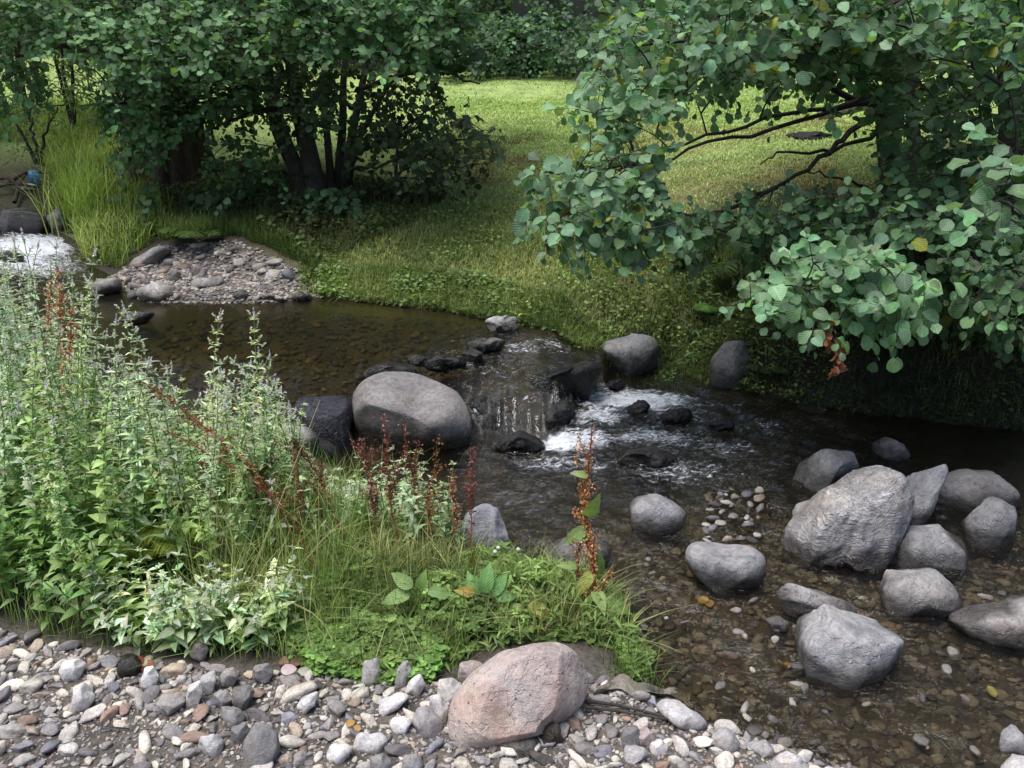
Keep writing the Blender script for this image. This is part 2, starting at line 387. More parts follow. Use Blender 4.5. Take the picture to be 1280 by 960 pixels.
# ------------------------------------------------------------------ water sheet
wx = axis(-4.8, 4.6, .02, -12, 9, 1.15); wy = np.arange(1.6, 8.6, .02)
X, Y = np.meshgrid(wx, wy); sd = sdist(X, Y, CHAN); L0 = level(X, Y)
def blob(cx, cy, rx, ry): return np.exp(-(((X - cx) / rx) ** 2 + ((Y - cy) / ry) ** 2))
def bl_px(u, v, z, ru, rv):
    c = pz(u, v, z); e = pz(u + ru, v, z); f = pz(u, v - rv, z)
    return blob(c[0], c[1], abs(e[0] - c[0]), abs(f[1] - c[1]))
foam_glint = np.zeros_like(X)  # froth at falls and riffles, plus sky glints painted white over the ripples
for (u, v, z, ru, rv, s) in [(650, 532, 0, 70, 14, 1.0), (700, 548, 0, 90, 20, 1.0), (790, 500, 0, 100, 18, .95), (745, 520, 0, 60, 18, .75), (850, 520, 0, 70, 16, .6), (900, 505, 0, 60, 10, .55),
                             (820, 545, 0, 110, 20, .66), (900, 560, 0, 110, 18, .55), (700, 580, 0, 130, 26, .58), (850, 590, 0, 150, 26, .56), (960, 530, 0, 80, 14, .5), (650, 620, 0, 90, 26, .5), (900, 610, 0, 100, 18, .46), (700, 650, 0, 80, 16, .42), (980, 580, 0, 90, 16, .42), (1060, 545, 0, 90, 12, .34), (560, 447, .23, 70, 8, .6), (655, 440, .2, 50, 12, .55), (690, 425, .24, 55, 9, .55),
                             (40, 305, .38, 70, 20, .95), (20, 330, .33, 120, 22, .75), (560, 455, .2, 50, 6, .7), (620, 460, .2, 50, 10, .5), (775, 690, 0, 35, 10, .35),
                             (1060, 770, 0, 30, 8, .4), (940, 850, 0, 90, 20, .33), (860, 770, 0, 70, 20, .3), (1010, 900, 0, 90, 20, .3), (1120, 590, 0, 40, 8, .2), (1080, 560, 0, 60, 8, .3)]:
    foam_glint = np.maximum(foam_glint, s * bl_px(u, v, z, ru, rv))
yw = np.interp(X, WX, WY) + .035 * np.sin(X * 31 + 1) + .02 * np.sin(X * 67)
lip = np.exp(-((Y - yw + .03) / .15) ** 2) * (1 - sstep(np.abs(X - .09), .2, .3))
foam_glint = np.where(lip > .05, foam_glint * (1 - .75 * lip), foam_glint)
rip = .06 + .5 * sstep(5.6 - Y, 0, .8) * sstep(Y, 2.2, 3.6) * sstep(X, -.5, .0) + .55 * foam_glint
rip = np.maximum(rip, .55 * bl_px(660, 450, .2, 130, 40)); rip = np.maximum(rip, .9 * bl_px(850, 530, 0, 230, 60))
rip = np.maximum(rip, .6 * bl_px(650, 610, 0, 130, 50)); rip = np.maximum(rip, .5 * bl_px(60, 330, .33, 150, 40))
rip = rip * (1 - .55 * sstep(X, 1.6, 2.3)) * (1 - .6 * sstep(3.4 - Y, 0, .8)) + .1 * sstep(3.6 - Y, 0, .6)
rip = np.maximum(rip, .48 * sstep(4.2 - Y, 0, .8) * sstep(X, .3, .8))
rip = np.clip(rip, 0.04, 1)
Q = np.column_stack([X.ravel(), Y.ravel()]); ca, sa = math.cos(R(38)), math.sin(R(38))
Qr = np.column_stack([(Q[:, 0] * ca - Q[:, 1] * sa) * .6, (Q[:, 0] * sa + Q[:, 1] * ca) * 1.4])
wv = (fbm(Qr * 8, 3, 50) * .036 + fbm(Qr * 24, 3, 51) * .022).reshape(X.shape)
Z = L0 + wv * np.clip(rip - .04, 0, 1) * 1.15 + lip * .015 * np.sin(X * 160 + 3 * n2[0, 0])
murk = np.clip(.25 + .15 * (Y < 3.8) + .5 * sstep(Y, 4.9, 5.3) + .6 * sstep(X, 1.0, 1.8) * sstep(Y, 3.2, 4.0) + .4 * sstep(Y, 3.3, 4.1) + .25 * fbm(Q * 1.5, 3, 90).reshape(X.shape) * (Y < 3.6), 0, 1)
fc = grid_faces(len(wx), len(wy)); keep = (sd.ravel()[fc].min(1) < .25); fc = fc[keep]
me = mesh_from('stream_water', np.column_stack([X.ravel(), Y.ravel(), Z.ravel()]), fc, M_WATER, col=np.column_stack([foam_glint.ravel(), rip.ravel(), murk.ravel()]))
cc = np.ones((X.size, 4), np.float32); cc[:, :3] = np.column_stack([foam_glint.ravel(), rip.ravel(), murk.ravel()]); cc[:, 3] = lip.ravel(); me.color_attributes['Col'].data.foreach_set('color', cc.ravel())
tag(link('stream_water', me), 'clear brown stream running over a small fall', 'water', kind='structure')

# ------------------------------------------------------------------ rocks
_ico = {}
def ico(sub):
    if sub not in _ico:
        bm = bmesh.new(); bmesh.ops.create_icosphere(bm, subdivisions=sub, radius=1)
        v = np.array([p.co[:] for p in bm.verts]); f = np.array([[x.index for x in q.verts] for q in bm.faces]); bm.free(); _ico[sub] = (v, f)
    return _ico[sub]
def facet(V, n, lo, hi, g, soft=.92):
    for _ in range(n):
        d = g.normal(size=3); d /= np.linalg.norm(d); o = g.uniform(lo, hi)
        k = V @ d; V = V - np.outer(np.maximum(k - o, 0) * soft, d)
    return V
def rock(pts, label, zb, col=(.27, .26, .28), deep=.8, sink=.22, facets=5, wet=None, mat=None, group=None, amp=.05, seed=None, sub=5, smooth=2.0, name='boulder', cat='boulder', back=.85, ridge=0.0):
    seed = len(bpy.data.objects) if seed is None else seed
    if sink > .1: sink = .5
    g = np.random.default_rng(seed)
    pts = np.array(pts, float); c = (pts.min(0) + pts.max(0)) / 2
    A = (np.arange(120) + .5) / 120 * 2 * math.pi; Rr = []
    for t in A:
        dx, dy = math.cos(t), -math.sin(t); best = 1
        for i in range(len(pts)):
            p, q = pts[i] - c, pts[(i + 1) % len(pts)] - c; e = q - p
            den = dx * e[1] - dy * e[0]
            if abs(den) < 1e-9: continue
            s = (p[0] * e[1] - p[1] * e[0]) / den; w = (p[0] * dy - p[1] * dx) / den
            if s > 0 and -1e-6 <= w <= 1 + 1e-6: best = max(best, s)
        Rr.append(best)
    Rr = np.array(Rr); k = np.exp(-np.arange(-8, 9) ** 2 / (2 * smooth ** 2)); k /= k.sum()
    Rr = np.convolve(np.concatenate([Rr[-8:], Rr, Rr[:8]]), k, 'valid')
    vb = pts[:, 1].max(); hw = (pts[:, 0].max() - pts[:, 0].min()) / 2
    base = pz(c[0], vb, zb); tb = depth_of(base); D = hw / F * tb * deep; tc = tb + D * back
    cen = pd(c[0], c[1], tc)
    V, Fc = ico(sub); V = facet(V.copy(), facets + 2, .60, .86, g)
    r = np.linalg.norm(V, axis=1); S = np.hypot(V[:, 0], V[:, 1])
    th = np.arctan2(V[:, 1], V[:, 0]) % (2 * math.pi)
    rad = np.interp(th, np.concatenate([[A[-1] - 2 * math.pi], A, [A[0] + 2 * math.pi]]), np.concatenate([[Rr[-1]], Rr, [Rr[0]]])) / F * tc
    n = 1 + amp * fbm(V * 1.7 + seed * 3.1, 4, seed) * 1.6 + amp * .35 * fbm(V * 7 + seed, 3, seed + 5)
    if ridge:
        q = V @ np.array([[.8, .5, 0], [-.3, .7, .6], [.4, -.4, .8]])
        rg = 1 - np.abs(fbm((q + .35 * np.column_stack([fbm(q * 1.5 + j, 2, 200 + j) for j in range(3)])) * np.array([3.6, 1.5, 1.6]) + 5, 4, seed + 9)) * 2
        n = n + ridge * (rg - .5)
    S1 = np.where(S > 0, S, 1) ; sc = (np.maximum(S, 1e-4) ** .88) / np.maximum(S, 1e-4)
    a = V[:, 0] * sc * rad * n; b = V[:, 1] * sc * rad * n; d = V[:, 2] * D * n
    b = np.where(b < 0, b * (1 + sink), b)
    W = a[:, None] * AX + b[:, None] * AU - d[:, None] * AF
    cen = cen
    me = mesh_from(name, W, Fc, mat or M_ROCK)
    o = link(name, me, loc=cen); o.color = (*col, 1); o["wet"] = float(zb + .045 if wet is None else max(wet, zb + .045) if wet > -.2 else wet)
    return tag(o, label, cat, group)
G = (.27, .26, .285)
def gr(k, t=(1.01, .975, 1.0)): return tuple(k * 1.2 * a for a in t)
# --- cascade boulders
rock([(440, 500), (447, 482), (465, 468), (490, 463), (520, 466), (550, 478), (575, 492), (595, 510), (605, 535), (600, 552), (560, 565), (500, 572), (465, 560), (445, 535)],
     'large rounded grey boulder at the head of the small fall', 0, (.22, .205, .205), .95, .25, 3, amp=.03, wet=.06, smooth=3, seed=11)
rock([(366, 512), (376, 494), (398, 486), (425, 488), (438, 502), (443, 525), (448, 552), (430, 565), (400, 562), (374, 538)],
     'blue-black wet boulder beside the large rounded boulder', 0, (.075, .08, .12), .9, .3, 1, amp=.03, wet=.6, smooth=3, seed=12)
rock([(376, 560), (390, 545), (415, 548), (425, 565), (410, 580), (385, 578)], 'small dark stone below the blue-black boulder', 0, gr(.09), .8, .2, wet=.3, sub=4)
rock([(338, 548), (350, 528), (380, 530), (400, 548), (392, 562), (350, 562)], 'pale stone behind the mint beside the dark boulder', .12, gr(.30), .8, .2, sub=4)
rock([(412, 645), (420, 612), (445, 603), (475, 608), (490, 630), (478, 655), (440, 662)], 'pale grey stone half hidden by the mint in midstream', .05, gr(.34), .9, .2, sub=4)
wk = dict(sub=5, deep=.8, cat='rock', name='rock', amp=.16, smooth=1.0)
rock([(449, 468), (470, 455), (500, 450), (525, 460), (528, 470), (480, 474)], 'low dark wedge rock at the pool edge behind the big boulder', .2, gr(.07), wet=.5, facets=8, **wk)
rock([(528, 452), (548, 443), (578, 447), (586, 456), (560, 462), (534, 460)], 'wet black rock in the weir under thin spilling water', .2, gr(.045), wet=.6, facets=8, **wk)
rock([(508, 446), (520, 442), (540, 446), (538, 455), (515, 457)], 'small wet rock in the weir next to the wedge rock', .2, gr(.06), wet=.6, facets=8, **wk)
rock([(575, 440), (595, 434), (607, 443), (600, 454), (582, 454)], 'knobbly wet rock in the middle of the weir', .2, gr(.06), wet=.6, facets=8, **wk)
rock([(580, 430), (600, 423), (622, 419), (634, 424), (628, 436), (600, 442), (585, 438)], 'dark flat-topped rock near the far end of the weir', .21, gr(.12), wet=.26, facets=8, **wk)
rock([(606, 402), (624, 393), (645, 396), (650, 408), (640, 417), (615, 412)], 'pale-topped rock at the bank end of the weir', .25, gr(.34), wet=.25, facets=8, **wk)
rock([(655, 474), (690, 462), (722, 452), (748, 449), (760, 458), (754, 478), (735, 492), (700, 492), (672, 484)], 'black wet slab with water sliding over its top', .03, gr(.028), wet=.6, facets=9, sub=5, deep=1.0, cat='rock', name='rock', back=.2, amp=.1, smooth=1)
rock([(586, 506), (600, 492), (622, 494), (630, 510), (628, 532), (602, 532)], 'dark wet rock between the large boulder and the fall', .0, gr(.05), wet=.6, facets=6, **wk)
rock([(668, 522), (688, 500), (712, 498), (724, 508), (720, 524), (692, 534)], 'black jagged rock on the far side of the fall', .0, gr(.035), wet=.6, facets=9, **wk)
rock([(738, 440), (750, 428), (790, 417), (815, 419), (826, 435), (821, 456), (790, 468), (760, 466)], 'grey boulder with a sunlit top by the far bank', .02, gr(.20), .9, .25, 4, amp=.04, wet=.12, seed=21)
rock([(755, 486), (762, 475), (775, 473), (783, 481), (775, 489)], 'tiny dark rock at the foot of the black slab', .0, gr(.04), wet=.4, facets=8, **wk)
rock([(600, 562), (620, 546), (648, 538), (668, 545), (684, 558), (650, 568)], 'dark pointed rock awash below the fall', .0, gr(.06), wet=.5, facets=9, **wk)
rock([(781, 510), (792, 500), (806, 500), (813, 507), (806, 518), (788, 518)], 'small dark rock standing in the white water', .0, gr(.07), wet=.5, facets=8, **wk)
rock([(818, 522), (838, 510), (858, 510), (868, 518), (860, 528), (832, 529)], 'flat black rock where the white water ends', .0, gr(.05), wet=.5, facets=8, **wk)
rock([(764, 576), (786, 562), (825, 559), (847, 572), (825, 584), (790, 585)], 'low wet bluish rock breaking the ripples in midstream', .0, gr(.09), wet=.25, facets=6, **wk)
rock([(884, 530), (900, 522), (918, 524), (920, 534), (900, 538)], 'half drowned dark stone in the ripples by the shaded bank', .0, gr(.05), wet=.3, facets=6, **wk)
# --- bank boulders
rock([(886, 470), (889, 446), (905, 428), (930, 424), (940, 450), (928, 480), (900, 482)], 'grey boulder set in the shaded far bank', .02, gr(.17), .8, .2, 5, wet=.05, seed=31)
rock([(980, 482), (985, 457), (1002, 436), (1024, 444), (1030, 475), (1015, 492), (992, 492)], 'dull brown boulder under the drooping leafy branch', .02, (.24, .205, .19), .8, .2, 5, wet=.05, seed=32)
# --- mid boulders
rock([(780, 634), (792, 619), (822, 617), (850, 632), (862, 648), (845, 664), (810, 668), (788, 656)], 'smooth grey boulder alone in the shallow ripples', 0, gr(.23), .8, .25, 3, amp=.03, wet=.035, seed=41)
rock([(855, 690), (866, 678), (900, 679), (942, 684), (957, 697), (955, 716), (930, 738), (897, 740), (864, 718)], 'oblong grey boulder in the shallows', 0, gr(.25), .75, .2, 4, amp=.03, wet=.03, seed=42)
rock([(968, 668), (985, 630), (1020, 601), (1060, 590), (1110, 584), (1131, 600), (1134, 640), (1120, 680), (1095, 708), (1060, 713), (1030, 696), (990, 690)],
     'big craggy pale boulder with a folded layered face', 0, gr(.38), .8, .2, 7, amp=.05, wet=.02, seed=43, mat=M_STRATA, smooth=1.3, ridge=.07, sub=6)
rock([(990, 603), (1000, 580), (1030, 562), (1062, 560), (1078, 580), (1064, 602), (1020, 612)], 'rounded grey boulder behind the craggy pale boulder', .03, gr(.25), .9, .2, 4, wet=.05, seed=44)
rock([(1122, 600), (1155, 580), (1184, 573), (1185, 590), (1165, 630), (1138, 658), (1124, 655)], 'upright leaning slab beside the craggy pale boulder', .03, gr(.26), .6, .15, 7, wet=.05, seed=45, smooth=1.2)
rock([(1090, 553), (1108, 545), (1132, 556), (1141, 570), (1115, 576), (1093, 568)], 'small pale stone in the dark water behind the leaning slab', 0, gr(.26), .8, .2, sub=4, wet=.03)
rock([(1107, 680), (1135, 659), (1178, 656), (1208, 672), (1224, 690), (1208, 708), (1160, 714), (1112, 708)], 'low domed grey boulder in the dark shallows', 0, gr(.22), .8, .2, 4, wet=.03, seed=47)
rock([(1085, 737), (1108, 713), (1145, 701), (1176, 713), (1199, 750), (1180, 774), (1130, 774), (1095, 760)], 'triangular grey boulder between shallow channels', 0, gr(.25), .85, .2, 6, wet=.03, seed=48)
rock([(1164, 605), (1195, 587), (1248, 586), (1278, 610), (1262, 640), (1200, 644), (1168, 628)], 'wide dark boulder beyond the leaning slab', 0, gr(.15), .85, .2, 4, wet=.05, seed=49)
rock([(1203, 657), (1214, 634), (1242, 619), (1270, 634), (1273, 672), (1245, 686), (1212, 678)], 'roundish bluish boulder in the deep shade', 0, gr(.18), .85, .2, 4, wet=.04, seed=50)
rock([(1182, 782), (1200, 757), (1228, 748), (1300, 747), (1340, 775), (1300, 806), (1230, 802), (1196, 795)], 'flat-topped pale boulder cut by the picture edge', .01, gr(.30, (1, .96, .97)), .7, .15, 5, wet=.03, seed=51)
rock([(974, 795), (990, 771), (1040, 756), (1092, 765), (1128, 796), (1112, 822), (1082, 845), (1052, 856), (1012, 846), (980, 822)], 'large smooth grey boulder lying in front of the pale forked rock', 0, gr(.30), .8, .15, 0, amp=.08, wet=.01, seed=52)
rock([(968, 742), (986, 728), (1012, 736), (1045, 742), (1070, 752), (1074, 768), (1040, 772), (1000, 776), (984, 766)], 'pale forked rock behind the large smooth boulder', .03, gr(.42), .6, .2, 8, wet=.03, seed=53, smooth=1.0, mat=M_STRATA)
rock([(955, 775), (975, 770), (988, 776), (984, 788), (962, 786)], 'small pale stone touching the large smooth boulder', .01, gr(.34), .8, .2, sub=4, wet=.02)
rock([(574, 668), (584, 640), (604, 628), (624, 632), (632, 660), (648, 700), (600, 708), (578, 695)], 'angular blue-grey rock at the edge of the grassy spit', .01, gr(.24, (1, .99, 1.12)), .8, .2, 9, wet=.02, seed=55, smooth=1.2)
rock([(662, 706), (684, 682), (720, 669), (760, 672), (776, 690), (742, 712), (690, 716)], 'low mottled rock behind the reddish dock stalk', 0, gr(.24), .8, .2, 6, wet=.035, seed=56)
rock([(557, 926), (559, 895), (566, 872), (590, 842), (625, 818), (662, 806), (702, 802), (724, 818), (740, 855), (733, 883), (700, 903), (650, 922), (600, 935), (572, 936)],
     'large smooth pink boulder resting on the foreground pebbles', .09, (.50, .435, .405), .75, .0, 4, amp=.03, wet=-.5, seed=57, mat=M_PINK, smooth=2.2, sub=6, back=.75)
rock([(592, 945), (600, 928), (640, 918), (672, 918), (680, 935), (660, 956), (615, 962)], 'dark grey stone propping the pink boulder', .06, gr(.17), .8, .1, 4, sub=4, wet=.05, seed=58)
rock([(668, 925), (676, 905), (700, 900), (706, 925), (692, 945), (675, 942)], 'brown stone wedged under the pink boulder', .06, (.14, .11, .09), .8, .1, 4, sub=4, wet=.05)
# --- gravel bar on the far side
for k, (pts, lab, c) in enumerate([
    ([(155, 340), (172, 323), (203, 306), (216, 311), (198, 330), (168, 345)], 'long slanting grey stone at the tip of the far gravel bar', .22),
    ([(111, 362), (128, 347), (150, 347), (153, 360), (125, 371)], 'rounded stone in the riffle before the gravel bar', .22),
    ([(170, 367), (192, 353), (218, 356), (228, 370), (205, 379), (182, 376)], 'broad pale stone at the waterline of the gravel bar', .33),
    ([(233, 360), (250, 346), (276, 344), (283, 355), (266, 368), (240, 368)], 'oval brown-grey stone at the waterline of the gravel bar', .27),
    ([(265, 320), (278, 306), (296, 298), (302, 315), (286, 324)], 'grey stone at the grassy top of the gravel bar', .2),
    ([(326, 354), (338, 336), (352, 338), (358, 358), (340, 363)], 'pyramid-shaped pale stone near the end of the gravel bar', .3),
    ([(288, 372), (303, 360), (319, 370), (305, 378)], 'reddish stone at the gravel bar edge', .17),
    ([(317, 372), (332, 364), (352, 372), (338, 379)], 'flat buff stone at the gravel bar edge', .32),
    ([(363, 372), (376, 363), (390, 370), (380, 378)], 'dark stone between gravel bar and grassy bank', .14),
    ([(384, 365), (395, 354), (405, 361), (400, 370)], 'small blue-white stone at the grassy bank foot', .33),
    ([(148, 400), (172, 388), (196, 391), (186, 403), (160, 407)], 'low wet stone alone in the upper pool', .12),
    ([(208, 350), (214, 336), (226, 338), (226, 352)], 'upright small stone on the gravel bar', .3),
    ([(238, 344), (244, 334), (254, 338), (250, 347)], 'little pale stone on the gravel bar crest', .3)]):
    z = .25 if k not in (4, 11, 12) else .3
    rock(pts, lab, z, gr(c, (1.05, .98, .95)), .8, .25, 5, wet=.265, sub=4, name='stone', cat='stone', group='stones along the far gravel bar', smooth=1.3)
for pts, lab, c, z in [([(-20, 288), (8, 264), (38, 260), (60, 276), (50, 294), (10, 298)], 'dark wet boulder above the upstream riffle', .05, .38),
                    ([(58, 268), (72, 258), (84, 272), (80, 292), (64, 294)], 'grey stone beside the upstream dark boulder', .18, .36),
                    ([(40, 245), (55, 230), (78, 228), (84, 246), (66, 256)], 'weathered stone at the foot of the grassy bank upstream', .2, .42),
                    ([(-30, 225), (0, 205), (30, 205), (52, 218), (30, 232), (-10, 236)], 'shadowed flat boulder at the upstream bend', .07, .45),
                    ([(-10, 326), (8, 312), (30, 318), (26, 332)], 'stone lapped by froth in the upstream riffle', .12, .34)]:
    rock(pts, lab, z, gr(c), .8, .2, 6, wet=z + .02, sub=4, group='stones at the upstream riffle')

# ------------------------------------------------------------------ pebbles on the near gravel
placed = []
def occupied(p, r):
    for q, s in placed:
        if (p[0] - q[0]) ** 2 + (p[1] - q[1]) ** 2 < (r + s) ** 2 * .80: return True
    return False
def fstone(pts, lab, c, **k):
    a = np.array(pts, float); zc = .085; b = pz(a[:, 0].mean(), a[:, 1].max(), zc)
    o = rock(pts, lab, zc, gr(c, k.pop('t', (1.02, .98, .98))), .85, .15, k.pop('facets', 7), wet=k.pop('wet', -1.0), sub=4, name='stone', cat='stone', smooth=1.4, mat=M_PEB, group='larger stones on the near gravel', **k)
    cc = pz(a[:, 0].mean(), a[:, 1].mean(), zc + .02); w = (a[:, 0].max() - a[:, 0].min()) / 2 / F * depth_of(cc)
    placed.append((cc, w * .85))
fstone([(304, 962), (306, 925), (318, 903), (335, 899), (352, 918), (356, 935), (340, 965)], 'big dark angular stone standing in the near pebbles', .17)
fstone([(284, 930), (290, 908), (308, 901), (316, 915), (306, 932)], 'dark blocky stone touching the big angular stone', .15)
fstone([(273, 895), (276, 882), (295, 882), (309, 900), (296, 912)], 'bluish oblong stone behind the dark blocky stone', .2)
fstone([(74, 838), (80, 826), (98, 823), (107, 832), (100, 846), (82, 847)], 'bright white stone among the leftmost pebbles', .6, facets=3)
fstone([(87, 882), (92, 856), (104, 852), (119, 872), (112, 886), (96, 888)], 'pale diamond-shaped stone among the pebbles', .5)
fstone([(176, 850), (180, 834), (190, 831), (198, 845), (194, 857), (182, 857)], 'upright white stone next to a dead leaf', .55, facets=4)
fstone([(346, 874), (360, 862), (395, 850), (399, 860), (380, 870), (352, 877)], 'long thin buff slab near the clover edge', .42, t=(1.08, .98, .85))
fstone([(365, 886), (378, 872), (397, 864), (400, 880), (386, 890)], 'wedge-shaped cream stone below the thin slab', .55)
fstone([(192, 886), (200, 868), (222, 866), (233, 878), (222, 892), (205, 892)], 'egg-shaped grey stone in the near pebbles', .27, facets=3)
fstone([(402, 950), (412, 932), (436, 927), (442, 936), (430, 950), (410, 955)], 'smooth flat cream pebble left of the pink boulder base', .58, facets=3)
fstone([(246, 935), (252, 918), (268, 914), (280, 928), (276, 944), (258, 947)], 'rounded pale grey stone beside the big angular stone', .38, facets=3)
fstone([(145, 835), (155, 818), (172, 816), (180, 828), (172, 841), (152, 842)], 'dark wet stone at the mint edge', .08, wet=.3)
fstone([(237, 815), (240, 802), (254, 799), (262, 810), (256, 822), (242, 822)], 'round brownish stone under the low silvery mint', .24, facets=3, t=(1.1, .95, .9))
fstone([(232, 880), (236, 856), (250, 850), (256, 866), (248, 880)], 'blocky cream stone in the near pebbles', .48)
fstone([(246, 862), (250, 844), (268, 838), (274, 850), (270, 864)], 'square grey stone at the mint edge', .3)
fstone([(290, 875), (292, 858), (312, 854), (320, 868), (306, 884)], 'dark plum-grey stone in the near pebbles', .15)
fstone([(264, 880), (268, 866), (286, 862), (294, 875), (282, 884)], 'mottled grey stone between two dark stones', .24)
fstone([(274, 848), (280, 836), (292, 834), (300, 844), (292, 854), (278, 854)], 'rounded grey stone beneath the mint', .25, facets=3)
fstone([(313, 848), (318, 832), (336, 828), (342, 840), (334, 852)], 'dark grey angular stone by the dead leaves', .2)
fstone([(449, 850), (455, 826), (472, 820), (481, 838), (476, 853)], 'grey block at the edge of the clover', .33)
fstone([(490, 852), (496, 832), (510, 824), (516, 842), (508, 856)], 'grey stone with clover growing over it', .3)
fstone([(504, 866), (512, 848), (526, 842), (532, 855), (522, 868)], 'pale rounded cobble below the clover edge', .48, facets=3)
fstone([(466, 888), (475, 874), (500, 866), (513, 870), (500, 882), (476, 891)], 'long oval cream stone left of the pink boulder', .55, facets=3)
fstone([(512, 905), (518, 886), (534, 882), (556, 900), (550, 920), (530, 918)], 'rough bluish block against the pink boulder', .26)
fstone([(572, 845), (575, 828), (590, 824), (604, 830), (600, 848), (584, 856)], 'rounded pinkish-grey stone behind the pink boulder', .3, facets=3, t=(1.12, .96, .92))
fstone([(546, 868), (548, 850), (566, 847), (580, 858), (574, 872), (556, 876)], 'weathered pale stone at the shoulder of the pink boulder', .4)
fstone([(535, 895), (537, 870), (550, 868), (562, 885), (556, 902)], 'creamy upright stone by the pink boulder', .48)
fstone([(486, 905), (490, 898), (505, 896), (518, 902), (514, 914), (494, 914)], 'small white oval stone near the rough bluish block', .55, facets=3)
fstone([(440, 935), (446, 918), (470, 914), (486, 925), (480, 936), (456, 940)], 'buff cobble in front of the clover bank', .45, facets=3)
fstone([(460, 965), (464, 944), (480, 938), (490, 952), (486, 968)], 'dark slate-coloured cobble at the bottom edge', .2)
fstone([(500, 968), (504, 945), (522, 942), (532, 958), (526, 970)], 'violet-grey cobble at the bottom edge', .22)
fstone([(816, 885), (828, 876), (858, 880), (889, 898), (882, 909), (845, 905), (820, 895)], 'long pale slab lying by the driftwood', .42)
fstone([(772, 936), (778, 910), (796, 906), (802, 922), (796, 934)], 'dark plum cobble right of the pink boulder', .14)
fstone([(790, 934), (796, 910), (812, 906), (820, 920), (812, 932)], 'pinkish cobble leaning on the dark plum cobble', .28, t=(1.15, .92, .92))
fstone([(774, 952), (782, 932), (806, 932), (812, 944), (800, 954)], 'grey-brown oval stone below the plum cobble', .28)
fstone([(888, 932), (894, 908), (910, 904), (922, 912), (924, 932), (906, 942)], 'mottled grey stone at the stream edge', .3)
fstone([(810, 942), (812, 928), (826, 924), (838, 934), (832, 944)], 'whitish stone near the driftwood', .48)
fstone([(928, 934), (938, 930), (958, 925), (975, 934), (972, 945), (950, 946)], 'slate blue stone at the wet gravel edge', .26)
fstone([(1240, 972), (1262, 950), (1290, 946), (1330, 960), (1300, 985)], 'pale boulder top at the corner of the shallows', .42)
fstone([(1250, 935), (1254, 912), (1266, 905), (1284, 915), (1282, 936)], 'grey cobble in the corner shallows', .25)
fstone([(915, 968), (940, 955), (980, 950), (1010, 956), (1020, 975), (960, 985)], 'broad grey stone awash at the bottom edge', .26)
fstone([(968, 950), (985, 940), (1005, 945), (1008, 960), (985, 962)], 'pale curved stone at the bottom edge', .42)

GRAV = poly_at([(-120, 778, .09), (0, 780, .09), (60, 798, .09), (180, 818, .08), (330, 836, .08), (400, 842, .08), (480, 852, .08), (560, 850, .08), (600, 838, .08),
                (700, 830, .08), (790, 862, .06), (850, 890, .05), (930, 920, .05), (1010, 945, .04), (1090, 985, .03), (1100, 1040, .04), (-120, 1060, .1)])
def in_poly(poly, n, g=rng):
    p = np.array(poly); lo, hi = p.min(0), p.max(0); res = []
    while len(res) < n:
        q = g.uniform(lo, hi, (n * 3, 2)); q = q[sdist(q[:, 0], q[:, 1], poly) < 0]; res.extend(q.tolist())
    return np.array(res[:n])
def peb_variant(seed, sub, flat=.55):
    g = np.random.default_rng(seed); V, Fc = ico(sub); V = facet(V.copy(), int(g.integers(5, 13)), .5, .82, g, .97)
    V = V * (1 + .12 * fbm(V * 1.3 + seed, 2, seed))[:, None]
    V = V * np.array([1, g.uniform(.55, .9), g.uniform(flat - .18, flat + .12)]); return V, Fc
PV = [mesh_from('pebble', *peb_variant(100 + i, 3), M_PEB) for i in range(18)]
palette = [((.50, .465, .43), 'light grey'), ((.60, .55, .48), 'cream'), ((.29, .265, .26), 'grey'), ((.17, .155, .16), 'dark grey'), ((.30, .205, .165), 'reddish brown'),
           ((.23, .225, .26), 'bluish'), ((.42, .34, .27), 'tan'), ((.09, .08, .075), 'blackish')]
pw = np.array([.27, .19, .22, .09, .05, .09, .07, .02]); pw /= pw.sum()
cand = in_poly(GRAV, 9000)
sizes = np.sort(np.clip(np.exp(rng.normal(math.log(.0138), .40, 9000)), .006, .034))[::-1]
pebs = []
cell = {}
def clash(x, y, r):
    i, j = int(x / .08), int(y / .08)
    for a in (-1, 0, 1):
        for b in (-1, 0, 1):
            for (qx, qy, qr) in cell.get((i + a, j + b), ()):
                if (x - qx) ** 2 + (y - qy) ** 2 < ((r + qr) * .80) ** 2: return True
    return False
for (x, y), r in zip(cand, sizes):
    if clash(x, y, r) or occupied((x, y), r): continue
    cell.setdefault((int(x / .08), int(y / .08)), []).append((x, y, r)); pebs.append((x, y, r))
pebs = np.array(pebs); pgz = gz(pebs[:, 0], pebs[:, 1])
def inframe(x, y, z, m=15):
    d = np.array([x, y, z]) - CAM; t = d @ AF; u = 640 + d @ AX / t * F; v = 480 - d @ AU / t * F
    return -m < u < 1280 + m and v < 960 + m, u, v
nind = 0; rest = []
zones = lambda u: ('below the silvery mint' if u < 300 else 'below the clover edge' if u < 520 else 'around the pink boulder' if u < 780 else 'by the driftwood at the stream edge')
